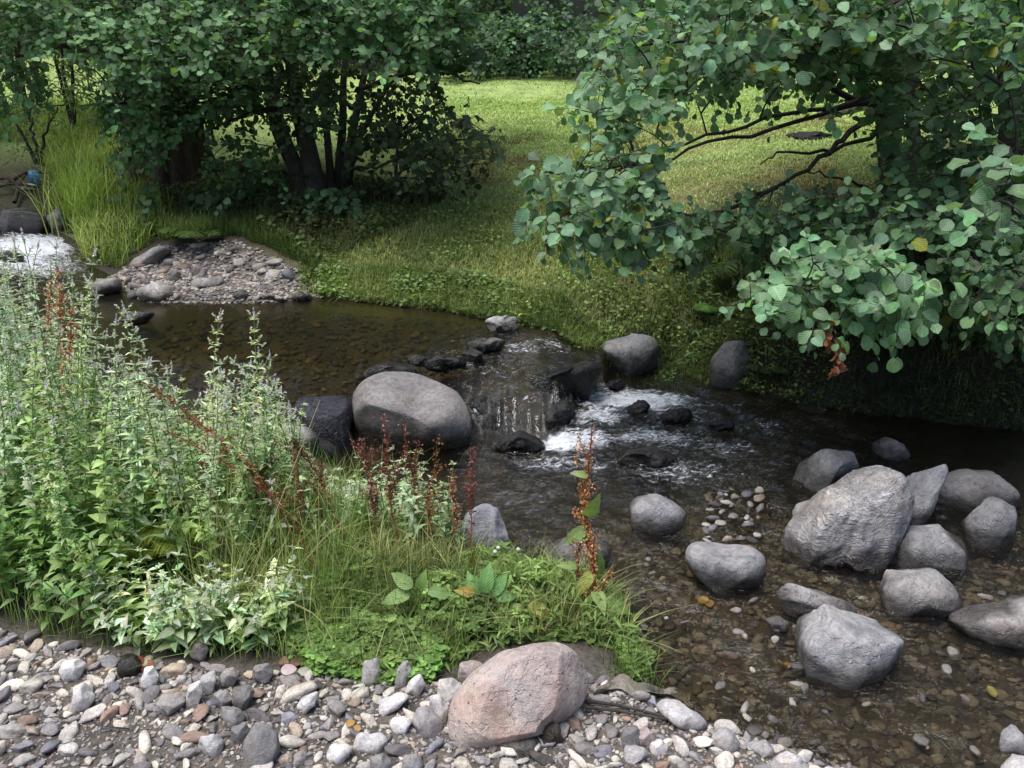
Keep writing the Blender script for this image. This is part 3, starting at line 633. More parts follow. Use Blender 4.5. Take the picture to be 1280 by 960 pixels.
for (x, y, r), z in zip(pebs, pgz):
    ok, u, v = inframe(x, y, z)
    if v > 885 + .25 * abs(u - 120) and u < 330 and rng.random() < .35: continue
    ci = int(rng.choice(len(palette), p=pw)); c, cn = palette[ci]
    c = np.array(c) * rng.uniform(.8, 1.2)
    if ok and nind < 290:
        nind += 1; vi = int(rng.integers(18)); flatname = 'rounded' if vi % 2 else 'flattish'
        o = link('pebble', PV[vi], loc=(x, y, z + r * .22)); o.rotation_euler = (rng.uniform(-.35, .35), rng.uniform(-.35, .35), rng.uniform(0, 6.28))
        s = r * 1.22; o.scale = (s * rng.uniform(.95, 1.25), s * rng.uniform(.8, 1), s * rng.uniform(.8, 1.1)); o.color = (*c, 1); o["wet"] = -.5
        big = 'large ' if r > .024 else 'small ' if r < .017 else ''
        lab = f"{big}{cn} {'pebble' if r < .02 else 'cobble'} {zones(u)}"
        tag(o, lab, 'pebble', f"pebbles {zones(u)}")
    else: rest.append((x, y, z, r, c))
def pebble_mass(name, data, label, sub=2, sunk=.15, flat=.55):
    """data rows x,y,z,r,c ; one mesh"""
    VS = [peb_variant(300 + i, sub, flat) for i in range(8)]; n = len(data); out_v = []; out_f = []; out_c = []; base = 0
    for i, (x, y, z, r, c) in enumerate(data):
        V, Fc = VS[i % 8]; a = rng.uniform(0, 6.28); t = rng.uniform(-.4, .4); ca, sa = math.cos(a), math.sin(a)
        W = V * r * 1.2 * np.array([rng.uniform(.9, 1.3), rng.uniform(.8, 1.1), 1])
        W = W @ np.array([[1, 0, 0], [0, math.cos(t), math.sin(t)], [0, -math.sin(t), math.cos(t)]])
        W = np.column_stack([W[:, 0] * ca - W[:, 1] * sa, W[:, 0] * sa + W[:, 1] * ca, W[:, 2]]) + (x, y, z + r * sunk)
        out_v.append(W); out_f.append(Fc + base); out_c.append(np.tile(c, (len(V), 1))); base += len(V)
    me = mesh_from(name, np.concatenate(out_v), np.concatenate(out_f), M_PEBA, col=np.concatenate(out_c))
    o = link(name, me); o["wet"] = -.5
    return tag(o, label, 'gravel', kind='stuff')
def scatter(poly, n, lo, hi, dark=1.0, tint=(1, 1, 1), md=None):
    p = in_poly(poly, n); z = gz(p[:, 0], p[:, 1]); d = []
    for (x, y), zz in zip(p, z):
        c = np.array(palette[int(rng.choice(len(palette), p=pw))][0]) * rng.uniform(.75, 1.2) * dark * tint
        d.append((x, y, zz, math.exp(rng.uniform(math.log(lo), math.log(hi))), c))
    return d
small = scatter(GRAV, 9500, .003, .009, .8)
gext = poly_at([(-900, 775, .1), (-121, 778, .09), (-121, 1060, .1), (-900, 1060, .1)]); gext += []
small += scatter(gext, 1500, .006, .026, .95)
pebble_mass('gravel', rest + small, 'small mixed gravel filling the near bank')
bedp = poly_at([(800, 865, 0), (800, 700, 0), (700, 640, 0), (860, 600, 0), (960, 590, 0), (1350, 600, 0), (1750, 700, 0), (1800, 1050, 0), (1400, 1050, 0), (1090, 1010, 0), (930, 925, 0)])
bedd = scatter(bedp, 5200, .007, .027, .33, (1.0, .96, .92)) + scatter(bedp, 3200, .004, .009, .5, (1.1, .9, .75))
def above(u0, v0, u1, v1, n, lo, hi, dark=.7, dz=.015):
    poly = poly_at([(u0, v0, 0), (u1, v0, 0), (u1, v1, 0), (u0, v1, 0)]); return [(x, y, max(z, -.01) + dz * rng.uniform(0, 1), r, c) for x, y, z, r, c in scatter(poly, n, lo, hi, dark)]
bedd += above(880, 612, 950, 690, 46, .014, .032, .6) + above(800, 690, 860, 800, 14, .01, .02, .7) + above(900, 760, 1000, 900, 12, .012, .026, .6) + above(860, 740, 1280, 940, 40, .01, .03, .35)
pebble_mass('gravel', bedd, 'brown pebbles on the bed of the shallows', flat=.45)
up = poly_at([(150, 400, UP), (400, 380, UP), (600, 400, UP), (600, 430, UP), (440, 470, UP), (330, 500, UP), (200, 450, UP)])
bard = scatter(BAR, 3400, .006, .021, .66, (1.02, 1, .97)) + scatter(BAR, 45, .03, .055, .6) + scatter(up, 900, .012, .035, .22, (1.1, .95, .6))
pebble_mass('gravel', bard, 'grey gravel of the far bar and pool bed')
# ------------------------------------------------------------------ vegetation helpers
def nrm(v): return v / (np.linalg.norm(v, axis=-1, keepdims=True) + 1e-9)
def leaf_tmpl(rows, width, fold=.25, droop=.25, wav=0.0):
    """rows: t values; width: half width at each; returns verts, quads, uv"""
    V = []; UV = []
    for i, (t, w) in enumerate(zip(rows, width)):
        z = -droop * t * t
        for s in (-1, 0, 1):
            V.append((s * w, t, z + abs(s) * w * fold + wav * (s) * math.sin(i * 2.1))); UV.append((.5 + .5 * s * (w / max(width)), t))
    Fq = []
    for i in range(len(rows) - 1):
        for k in (0, 1): a = i * 3 + k; Fq.append((a, a + 1, a + 4, a + 3))
    return np.array(V), np.array(Fq), np.array(UV)
T_ALDER = leaf_tmpl([0, .10, .28, .5, .72, .90, 1.0], [.015, .17, .34, .42, .43, .30, .04], .22, .18, .02)
T_VAR = [leaf_tmpl([0, .10, .28, .5, .72, .90, 1.0], [.015, .17 + a, .34 + a, .42 + a, .43 - a, .30 - a, .04], f, d, w) for a, f, d, w in [(0, .22, .18, .02), (.02, .5, .35, .05), (-.06, .35, .6, .03), (-.03, .05, .08, .06)]]
T_ALDER_LO = leaf_tmpl([0, .3, .7, 1.0], [.03, .35, .42, .08], .25, .2)
T_MINT = leaf_tmpl([0, .15, .4, .7, 1.0], [.03, .17, .22, .14, .01], .35, .45)
T_LANCE = leaf_tmpl([0, .2, .55, 1.0], [.02, .10, .10, .01], .3, .35)
T_ROUND = leaf_tmpl([0, .3, .7, 1.0], [.05, .38, .42, .12], .15, .1)
T_DOCK = leaf_tmpl([0, .08, .25, .5, .75, 1.0], [.03, .14, .2, .21, .14, .01], .3, .5, .02)
T_TINY = (np.array([(-.5, 0, 0), (.5, 0, .1), (.4, 1, 0), (-.4, 1, .15)]), np.array([(0, 1, 2, 3)]), np.array([(0, 0), (1, 0), (1, 1), (0, 1)]))
class Batch:
    def __init__(s): s.V = []; s.F = []; s.U = []; s.C = []; s.n = 0
    def add(s, T, pos, yd, zd, size, col, widthk=1.0):
        V, Fq, UV = T; n = len(pos)
        if n == 0: return
        pos = np.asarray(pos); yd = nrm(np.asarray(yd)); xd = nrm(np.cross(yd, zd)); zd = np.cross(xd, yd)
        size = np.broadcast_to(np.asarray(size, float), (n,)); wk = np.broadcast_to(np.asarray(widthk, float), (n,))
        W = pos[:, None, :] + size[:, None, None] * (V[None, :, 0, None] * xd[:, None, :] * wk[:, None, None] + V[None, :, 1, None] * yd[:, None, :] + V[None, :, 2, None] * zd[:, None, :])
        s.V.append(W.reshape(-1, 3)); s.F.append((Fq[None] + (np.arange(n) * len(V))[:, None, None] + s.n).reshape(-1, 4)); s.n += n * len(V)
        s.U.append(np.tile(UV, (n, 1))); s.C.append(np.repeat(np.broadcast_to(col, (n, 3)), len(V), 0))
    def mesh(s, name, mat):
        return mesh_from(name, np.concatenate(s.V), np.concatenate(s.F), mat, col=np.concatenate(s.C), uv=np.concatenate(s.U))
def tubes(name, lst, mat, sides=6, col=None):
    VV = []; FF = []; CC = []; b = 0
    for e in lst:
        pts, rad = np.asarray(e[0], float), np.asarray(e[1], float); sd = e[2] if len(e) > 2 else sides; n = len(pts)
        rad = np.broadcast_to(rad, (n,)); tg = nrm(np.gradient(pts, axis=0)); up = np.array([.31, .9, .2]); 
        x = nrm(np.cross(tg, up)); y = np.cross(tg, x); a = np.arange(sd) / sd * 2 * math.pi
        ring = pts[:, None, :] + rad[:, None, None] * (np.cos(a)[None, :, None] * x[:, None, :] + np.sin(a)[None, :, None] * y[:, None, :])
        VV.append(ring.reshape(-1, 3)); i, j = np.meshgrid(np.arange(n - 1), np.arange(sd), indexing='ij'); i = i.ravel(); j = j.ravel(); k = (j + 1) % sd
        FF.append(np.column_stack([b + i * sd + j, b + i * sd + k, b + (i + 1) * sd + k, b + (i + 1) * sd + j])); b += n * sd
        if col is not None: CC.append(np.tile(e[3] if len(e) > 3 else col, (n * sd, 1)))
    return mesh_from(name, np.concatenate(VV), np.concatenate(FF), mat, col=np.concatenate(CC) if CC else None)
def curve(P, n=12):
    P = np.asarray(P, float); m = len(P); Q = np.vstack([2 * P[0] - P[1], P, 2 * P[-1] - P[-2]]); o = []
    for t in np.linspace(0, m - 1 - 1e-6, n):
        i = int(t); f = t - i; a, b, c, d = Q[i:i + 4]
        o.append(.5 * ((2 * b) + (c - a) * f + (2 * a - 5 * b + 4 * c - d) * f * f + (-a + 3 * b - 3 * c + d) * f ** 3))
    return np.array(o)
def rand_unit(n): return nrm(rng.normal(size=(n, 3)))
def hue(base, n, v=.25, yel=.0, yfrac=0.0):
    base = np.array(base); k = np.exp(rng.normal(0, v, n))[:, None]; c = base[None] * k
    c = c * (1 + rng.normal(0, .07, (n, 3)))
    if yfrac: m = rng.random(n) < yfrac; c[m] = np.array([.22, .24, .03]) * rng.uniform(.6, 1.2, (m.sum(), 1))
    return np.clip(c, .002, .95)
def vol(poly, n, d0, d1):
    """points in the region of space that the outline encloses between two depths"""
    poly = np.array(poly, float); lo, hi = poly.min(0), poly.max(0); o = np.zeros((0, 2))
    while len(o) < n:
        q = rng.uniform(lo, hi, (n * 2, 2)); q = q[sdist(q[:, 0], q[:, 1], poly) < 0]; o = np.vstack([o, q])
    o = o[:n]; t = rng.uniform(d0, d1, n)
    return CAM + t[:, None] * (AF + (o[:, :1] - 640) / F * AX + (480 - o[:, 1:]) / F * AU)
def twigs(B, c, d, L, k, size, colf, T=None, face=.5, up=.7, spread=.9, stems=None, jit=.4):
    T = T or T_ALDER; n = len(c); d = nrm(d); sidev = nrm(np.cross(d, np.array([0, 0, 1.0])) + 1e-4)
    tocam = nrm(CAM - c)
    for j in range(k):
        s = 1 if j % 2 else -1; f = (j + .5) / k
        p = c + d * (L * f)[:, None] + np.array([0, 0, -1.0]) * (L * .25 * f * f)[:, None] + rng.normal(0, .006, (n, 3))
        y = d * .55 + sidev * (s * spread) + rng.normal(0, .28, (n, 3)) + np.array([0, 0, -.28])
        if j == k - 1: y = d + rng.normal(0, .2, (n, 3))
        z = np.array([0, 0, 1.0]) * up + tocam * face + rng.normal(0, jit, (n, 3))
        m = rng.random(n) > .12
        B.add(T_VAR[int(rng.integers(4))] if T is T_ALDER else T, p[m], y[m], z[m], (size * rng.uniform(.5, 1.15, n) * (1 - .25 * f))[m], colf(n)[m], rng.uniform(.85, 1.1, n)[m])
    if stems is not None:
        for i in range(n):
            q = c[i] + d[i] * (L[i] * np.array([0, .5, 1]))[:, None] + np.array([0, 0, -1.0]) * (L[i] * .25 * np.array([0, .25, 1]))[:, None]
            stems.append((q, np.array([.0028, .002, .001]), 3))
def attach(skel, targets, stems, r0=.011, cap=1.6):
    """connect twig starts to the nearest wood already there"""
    S = list(skel); T = np.asarray(targets); S0 = np.array(S)
    d = np.min(np.linalg.norm(T[:, None] - S0[None], axis=2), 1); 
    for i in np.argsort(d):
        A = np.array(S); dd = np.linalg.norm(A - T[i], axis=1); j = int(np.argmin(dd))
        if dd[j] > cap: continue
        m = (A[j] + T[i]) / 2 + rng.normal(0, .05, 3) * dd[j] + np.array([0, 0, .06 * dd[j]])
        q = curve([A[j], m, T[i]], 5); r = min(r0, .003 + .012 * dd[j])
        stems.append((q, np.linspace(r, .0025, 5), 4)); S.append(m); S.append(T[i])
def interp_nodes(lst, k=8):
    return [p for e in lst for p in curve(e, k * len(e))]

def blades(B, p, h, w, col, lean=.45, up=None):
    """grass blades as bent strips"""
    n = len(p); a = rng.uniform(0, 6.28, n); dr = np.column_stack([np.cos(a), np.sin(a), np.zeros(n)]); sdv = np.column_stack([-np.sin(a), np.cos(a), np.zeros(n)])
    h = np.broadcast_to(h, (n,)); w = np.broadcast_to(w, (n,)); le = np.abs(rng.normal(0, lean, n))
    V = np.zeros((n, 7, 3)); 
    for r_, (t, ww) in enumerate([(0, 1), (.4, .85), (.75, .55)]):
        ctr = p + dr * (h * le * t * t)[:, None] + np.array([0, 0, 1.0]) * (h * t * (1 - .25 * le * t))[:, None]
        V[:, 2 * r_] = ctr - sdv * (w * ww / 2)[:, None]; V[:, 2 * r_ + 1] = ctr + sdv * (w * ww / 2)[:, None]
    V[:, 6] = p + dr * (h * le)[:, None] + np.array([0, 0, 1.0]) * (h * (1 - .25 * le))[:, None]
    Fq = np.array([(0, 1, 3, 2), (2, 3, 5, 4), (4, 5, 6, 6)])
    s = B; base = s.n
    s.V.append(V.reshape(-1, 3)); f = (Fq[None] + (np.arange(n) * 7)[:, None, None] + base).reshape(-1, 4); s.F.append(f); s.n += n * 7
    s.U.append(np.tile(np.array([(.3, 0), (.7, 0), (.3, .4), (.7, .4), (.3, .75), (.7, .75), (.5, 1)]), (n, 1)))
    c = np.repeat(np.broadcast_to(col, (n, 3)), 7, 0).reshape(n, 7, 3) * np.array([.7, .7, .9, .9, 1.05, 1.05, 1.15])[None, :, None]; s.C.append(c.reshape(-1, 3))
class GBatch(Batch):
    def mesh(s, name, mat):
        Fq = np.concatenate(s.F); tri = Fq[:, 2] == Fq[:, 3]
        return mesh_from(name, np.concatenate(s.V), [Fq[~tri], Fq[tri][:, :3]], mat, col=np.concatenate(s.C), uv=np.concatenate(s.U))
def on_ground(poly, n):
    p = in_poly(poly, n); z = gz(p[:, 0], p[:, 1]); return np.column_stack([p, z])

# ------------------------------------------------------------------ trees
def make_tree(name, label, base, wood, crown_specs, barkm=None, stemcap=1.6, cat='tree', trunks=1):
    """wood: list of (points, r0, r1); the first `trunks` are trunk meshes"""
    t = empty(name, base, label, cat); inv = -np.asarray(base)
    for i, (P, r0, r1) in enumerate(wood[:trunks]):
        q = curve(P, 16); rr = np.linspace(r0, r1, 16) * (1 + .10 * fbm(q * 6, 2, i)); rr[0] *= 1.35; rr[1] *= 1.12
        link('trunk', tubes('trunk', [(q + inv, rr, 12)], barkm or M_BARK), t)
    skel = interp_nodes([w[0] for w in wood]); stems = []
    for P, r0, r1 in wood[trunks:]:
        q = curve(P, 14) + 0; q[1:-1] += rng.normal(0, .012, (12, 3)); stems.append((q, np.linspace(r0, r1, 14), 7))
    B = Batch()
    for (c, L, k, size, colf, kw) in crown_specs:
        n = len(c); d = kw.pop('d', None)
        if d is None:
            sk = np.array(skel); near = sk[np.argmin(np.linalg.norm(c[:, None] - sk[None], axis=2), 1)]
            d = nrm(c - near) + rng.normal(0, .5, (n, 3)) + np.array([0, 0, -.15])
        Ls = L * rng.uniform(.7, 1.3, n); att = kw.pop('att', .5)
        m = rng.random(n) < att
        if m.any(): attach(skel[::2], c[m], stems, cap=stemcap)
        twigs(B, c, d, Ls, k, size, colf, stems=stems if kw.pop('st', True) else None, **kw)
    stems = [(np.asarray(e[0]) + inv, e[1], e[2]) for e in stems]
    if stems: link('branches', tubes('branches', stems, M_BARK), t)
    B.V = [v + inv for v in B.V]
    link('crown', B.mesh('crown', M_LEAF), t); return t
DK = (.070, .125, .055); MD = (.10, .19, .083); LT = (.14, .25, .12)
# old left tree
b0 = hit(222, 232); tA = depth_of(b0)
woodA = [([b0 + (0, 0, -.1), pd(215, 190, tA), pd(212, 120, tA), pd(225, 20, tA), pd(215, -150, tA + .2)], .30, .12),
         ([pd(205, 120, tA), pd(140, 40, tA - .3), pd(60, -20, tA - .5)], .06, .02), ([pd(225, 60, tA), pd(300, 0, tA), pd(360, -80, tA)], .07, .02),
         ([pd(215, 100, tA), pd(180, 90, tA - .9), pd(150, 130, tA - 1.3)], .03, .008), ([pd(215, 130, tA), pd(260, 120, tA - .8), pd(250, 160, tA - 1.2)], .03, .008),
         ([pd(225, 100, tA), pd(120, 60, tA - 1.0), pd(20, 70, tA - 1.2)], .04, .008), ([pd(225, -20, tA), pd(120, -120, tA), pd(0, -200, tA)], .06, .02)]
pA = [(-200, -230), (340, -230), (330, 100), (300, 125), (262, 148), (220, 155), (170, 140), (140, 95), (120, 60), (60, 50), (-40, 60), (-200, 90)]
pA2 = [(140, 80), (300, 80), (310, 120), (255, 160), (200, 180), (160, 165), (140, 130)]
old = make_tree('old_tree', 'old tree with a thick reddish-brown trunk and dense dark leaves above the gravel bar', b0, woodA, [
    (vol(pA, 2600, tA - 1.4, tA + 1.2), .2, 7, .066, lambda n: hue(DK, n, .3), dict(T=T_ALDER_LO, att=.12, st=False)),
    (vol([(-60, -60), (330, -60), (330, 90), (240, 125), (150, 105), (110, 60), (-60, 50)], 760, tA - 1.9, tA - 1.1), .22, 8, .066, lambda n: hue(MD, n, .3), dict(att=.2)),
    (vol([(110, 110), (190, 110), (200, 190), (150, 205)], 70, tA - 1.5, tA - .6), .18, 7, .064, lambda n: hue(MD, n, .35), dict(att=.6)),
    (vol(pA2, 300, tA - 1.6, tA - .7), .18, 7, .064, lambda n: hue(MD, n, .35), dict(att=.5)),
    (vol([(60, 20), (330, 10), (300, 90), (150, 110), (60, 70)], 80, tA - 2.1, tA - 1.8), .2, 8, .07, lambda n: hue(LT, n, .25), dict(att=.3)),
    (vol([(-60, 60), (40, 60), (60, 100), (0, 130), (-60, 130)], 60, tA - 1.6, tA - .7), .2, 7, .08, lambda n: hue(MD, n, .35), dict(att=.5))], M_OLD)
# the wide fluted foot of the old trunk, with flaking bark
def fluted(name, base, h, r0, r1, mat, parent, seed=3, lobes=9):
    n, m = 96, 56; V = []; a = np.arange(n) / n * 2 * math.pi; zz = np.linspace(-.25, h, m)
    for z in zz:
        t = max(0, z / h); r = r1 + (r0 - r1) * (1 - t) ** 2.2
        P = np.column_stack([np.cos(a) * 2.2, np.sin(a) * 2.2, np.full(n, z * .9)])
        f = 1 + (.20 * (1 - t) + .10) * np.abs(fbm(P * 1.3, 3, seed)) * 2 - .08 + .05 * fbm(P * np.array([6, 6, 1.5]), 3, seed + 4)
        ring = np.column_stack([np.cos(a) * r * f * 1.12, np.sin(a) * r * f * .9, np.full(n, z)]); ring[:, 0] += -.06 * t; V.append(ring)
    F_ = []
    for i in range(m - 1):
        k = np.arange(n); F_.append(np.column_stack([i * n + k, i * n + (k + 1) % n, (i + 1) * n + (k + 1) % n, (i + 1) * n + k]))
    o = link(name, mesh_from(name, np.concatenate(V), np.concatenate(F_), mat), parent); return o
fluted('trunk_base', b0, 1.1, .36, .22, M_OLD, old)

# alder clump
b1 = hit(405, 252); tB = depth_of(b1)
def st(u0, v0, *pts, r=(.05, .02), dd=0): return ([hit(u0, v0) + (0, 0, -.05)] + [pd(u, v, tB + dd * i / len(pts)) for i, (u, v) in enumerate(pts, 1)], r[0], r[1])
woodB = [st(388, 252, (372, 215), (345, 150), (330, 60), (318, -60), r=(.085, .04), dd=.3), st(400, 255, (388, 200), (372, 130), (365, 60), (380, -80), r=(.085, .04), dd=-.2),
         st(398, 250, (360, 190), (345, 130), (350, 90), r=(.05, .03), dd=.5), st(428, 240, (436, 190), (452, 110), (470, 20), r=(.045, .02)), st(420, 240, (428, 160), (430, 90), (440, 0), r=(.04, .02), dd=.4),
         st(415, 245, (410, 180), (404, 110), (410, 30), r=(.035, .02), dd=.7), st(432, 236, (447, 180), (478, 120), (520, 60), r=(.03, .01), dd=-.3)]
brB = [([pd(440, 210, tB), pd(480, 205, tB - .2), pd(530, 200, tB - .3)], .015, .005), ([pd(445, 190, tB), pd(500, 160, tB - .3), pd(560, 120, tB - .6)], .02, .005),
       ([pd(372, 130, tB), pd(320, 140, tB - .4), pd(270, 160, tB - .8)], .03, .006), ([pd(452, 110, tB), pd(530, 90, tB - .4), pd(600, 105, tB - .7)], .025, .005),
       ([pd(395, 225, tB), pd(350, 215, tB - .3), pd(305, 215, tB - .4)], .015, .004)]
pB = [(310, -230), (690, -230), (650, -60), (590, 10), (575, 55), (540, 60), (500, 70), (455, 60), (430, 80), (370, 65), (320, 80)]
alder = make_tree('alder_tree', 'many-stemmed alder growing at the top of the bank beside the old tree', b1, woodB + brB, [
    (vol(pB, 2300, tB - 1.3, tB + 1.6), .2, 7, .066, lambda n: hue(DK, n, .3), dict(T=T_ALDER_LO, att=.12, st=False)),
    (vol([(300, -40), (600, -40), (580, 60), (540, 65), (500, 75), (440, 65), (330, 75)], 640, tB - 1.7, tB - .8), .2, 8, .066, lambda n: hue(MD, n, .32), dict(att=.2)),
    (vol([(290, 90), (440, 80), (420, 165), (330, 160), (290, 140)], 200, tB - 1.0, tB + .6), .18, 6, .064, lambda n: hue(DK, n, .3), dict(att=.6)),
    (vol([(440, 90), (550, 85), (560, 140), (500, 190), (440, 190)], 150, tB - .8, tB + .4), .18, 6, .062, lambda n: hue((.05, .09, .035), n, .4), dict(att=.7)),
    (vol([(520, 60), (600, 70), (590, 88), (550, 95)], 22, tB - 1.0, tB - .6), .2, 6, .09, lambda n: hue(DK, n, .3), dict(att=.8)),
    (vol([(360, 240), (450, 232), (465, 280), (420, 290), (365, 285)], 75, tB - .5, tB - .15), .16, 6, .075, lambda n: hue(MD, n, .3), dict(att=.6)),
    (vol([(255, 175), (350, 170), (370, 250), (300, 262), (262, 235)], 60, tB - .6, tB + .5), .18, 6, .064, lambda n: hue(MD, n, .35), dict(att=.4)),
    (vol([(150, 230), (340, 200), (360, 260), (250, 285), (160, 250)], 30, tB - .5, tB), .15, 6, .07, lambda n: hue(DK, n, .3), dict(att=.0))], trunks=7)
b2 = hit(500, 250)
shrub = make_tree('pale_shrub', 'small pale-leaved shrub at the meadow edge beside the alder', b2, [
    ([b2 + (0, 0, -.05), pd(495, 215, depth_of(b2)), pd(500, 170, depth_of(b2)), pd(515, 150, depth_of(b2))], .018, .006),
    ([pd(497, 220, depth_of(b2)), pd(540, 190, depth_of(b2) - .1), pd(600, 165, depth_of(b2) - .1)], .012, .004), ([pd(497, 225, depth_of(b2)), pd(550, 215, depth_of(b2)), pd(600, 205, depth_of(b2))], .01, .004)],
    [(vol([(470, 150), (560, 138), (632, 160), (620, 200), (560, 225), (480, 225)], 95, depth_of(b2) - .5, depth_of(b2) + .3), .17, 6, .075, lambda n: hue((.13, .17, .09), n, .4), dict(att=.8)),
     (vol([(430, 180), (600, 190), (610, 240), (520, 255), (440, 245)], 50, depth_of(b2) - .4, depth_of(b2) + .3), .15, 6, .06, lambda n: hue((.07, .09, .03), n, .4), dict(att=.8))], cat='shrub')
# right tree
b3 = hit(1120, 335); tR = depth_of(b3)
woodR = [([b3 + (0, 0, -.2), pd(1118, 260, tR), pd(1108, 150, tR), pd(1122, 60, tR), pd(1130, -120, tR)], .085, .05),
         ([hit(1150, 345) + (0, 0, -.1), pd(1150, 250, tR + .1), pd(1140, 120, tR + .2), pd(1160, -60, tR + .3)], .06, .035),
         ([hit(1265, 350) + (0, 0, -.2), pd(1262, 280, tR - .3), pd(1268, 150, tR - .3), pd(1255, -60, tR - .2)], .13, .07)]
brR = [([pd(1115, 118, tR), pd(1060, 130, tR - .3), pd(970, 146, tR - .7), pd(890, 168, tR - 1.1), pd(812, 195, tR - 1.4)], .018, .005),
       ([pd(1112, 125, tR), pd(1040, 138, tR - .3), pd(950, 165, tR - .7), pd(870, 185, tR - 1.0), pd(800, 215, tR - 1.3)], .018, .005),
       ([pd(1110, 135, tR), pd(1060, 165, tR - .3), pd(1030, 195, tR - .5), pd(985, 228, tR - .8), pd(920, 252, tR - 1.1)], .022, .007),
       ([pd(1110, 160, tR), pd(1050, 184, tR - .2), pd(990, 192, tR - .4), pd(950, 206, tR - .5)], .016, .004),
       ([pd(1118, 255, tR), pd(1060, 225, tR - .2), pd(1000, 216, tR - .4)], .014, .003),
       ([pd(1105, 140, tR), pd(1040, 110, tR - .3), pd(1000, 80, tR - .5), pd(900, 50, tR - .9), pd(780, 60, tR - 1.3)], .024, .006),
       ([pd(985, 228, tR - .8), pd(880, 270, tR - 1.2), pd(760, 260, tR - 1.5), pd(660, 275, tR - 1.8)], .014, .003),
       ([pd(812, 195, tR - 1.4), pd(760, 215, tR - 1.6), pd(680, 215, tR - 1.8)], .007, .003),
       ([pd(1118, 280, tR), pd(1060, 320, tR - .8), pd(1000, 350, tR - 1.5), pd(940, 390, tR - 1.8)], .024, .004),
       ([pd(1118, 270, tR), pd(1150, 340, tR - 1.0), pd(1130, 380, tR - 1.5)], .018, .004),
       ([pd(1262, 250, tR - .3), pd(1250, 320, tR - 1.0), pd(1240, 350, tR - 1.4)], .018, .005),
       ([pd(1262, 200, tR - .3), pd(1270, 220, tR - 1.6), pd(1240, 240, tR - 2.4)], .018, .004),
       ([pd(1122, 40, tR), pd(1060, -20, tR - .6), pd(980, -60, tR - 1.0)], .03, .01)]
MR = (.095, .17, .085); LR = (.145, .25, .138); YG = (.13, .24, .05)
pR = [(985, -330), (1600, -330), (1600, 400), (1290, 400), (1200, 370), (1140, 330), (1110, 240), (1090, 140), (1010, 110), (960, 60)]
def lr(n): return hue(LR, n, .28, yfrac=.03)
def mrf(n): return hue(MR, n, .3, yfrac=.01)
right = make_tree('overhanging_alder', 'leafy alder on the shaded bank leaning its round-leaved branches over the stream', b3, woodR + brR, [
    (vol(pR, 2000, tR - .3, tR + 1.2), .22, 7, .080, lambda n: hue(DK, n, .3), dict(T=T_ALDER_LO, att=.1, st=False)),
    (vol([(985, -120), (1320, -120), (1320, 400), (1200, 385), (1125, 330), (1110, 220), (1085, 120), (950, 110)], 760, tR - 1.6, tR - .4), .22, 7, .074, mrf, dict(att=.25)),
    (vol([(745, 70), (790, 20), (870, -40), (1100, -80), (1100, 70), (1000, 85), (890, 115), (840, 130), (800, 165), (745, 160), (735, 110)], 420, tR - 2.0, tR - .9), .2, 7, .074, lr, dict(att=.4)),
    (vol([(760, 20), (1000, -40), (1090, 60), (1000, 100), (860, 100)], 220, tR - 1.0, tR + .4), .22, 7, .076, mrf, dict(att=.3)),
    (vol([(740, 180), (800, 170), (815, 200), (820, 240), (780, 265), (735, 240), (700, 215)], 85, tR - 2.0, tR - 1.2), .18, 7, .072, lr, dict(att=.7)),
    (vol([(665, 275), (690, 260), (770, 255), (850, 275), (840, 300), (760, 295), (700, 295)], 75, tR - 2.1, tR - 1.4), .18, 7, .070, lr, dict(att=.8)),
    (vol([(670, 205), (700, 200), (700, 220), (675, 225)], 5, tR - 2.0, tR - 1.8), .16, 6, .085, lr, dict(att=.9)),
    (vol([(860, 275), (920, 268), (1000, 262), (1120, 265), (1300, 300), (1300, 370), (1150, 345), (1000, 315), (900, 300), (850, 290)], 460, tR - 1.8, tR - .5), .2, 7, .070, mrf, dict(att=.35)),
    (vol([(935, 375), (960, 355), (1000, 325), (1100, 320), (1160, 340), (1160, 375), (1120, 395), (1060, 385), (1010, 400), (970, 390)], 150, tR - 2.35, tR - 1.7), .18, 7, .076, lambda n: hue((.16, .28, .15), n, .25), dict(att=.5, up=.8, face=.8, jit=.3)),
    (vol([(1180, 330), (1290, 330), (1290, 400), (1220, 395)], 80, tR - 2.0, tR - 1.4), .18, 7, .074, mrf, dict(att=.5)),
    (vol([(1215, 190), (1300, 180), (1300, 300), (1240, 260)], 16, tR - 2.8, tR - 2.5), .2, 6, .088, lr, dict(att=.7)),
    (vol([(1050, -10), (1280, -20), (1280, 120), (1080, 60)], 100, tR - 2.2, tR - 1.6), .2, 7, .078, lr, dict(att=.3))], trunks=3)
# hanging withered leaves
Bd = Batch(); base = pd(1040, 388, tR - 2.3)
tip = pd(1047, 462, tR - 2.3); q = curve([base, pd(1036, 415, tR - 2.3), pd(1048, 440, tR - 2.3), tip], 12)
for i in range(46):
    p = q[int(rng.integers(2, 12))] + rng.normal(0, .010, 3)
    Bd.add(T_ALDER, p[None], (rng.normal(0, .6, 3) + (0, 0, -1))[None], rng.normal(size=(1, 3)), rng.uniform(.03, .055), hue((.24, .10, .055), 1, .25), .55)
Bd.V = [v - np.asarray(b3) for v in Bd.V]
wl = link('withered_leaves', Bd.mesh('withered_leaves', M_SEED), right); wl["label"] = 'brown withered leaf bunch dangling over the water'

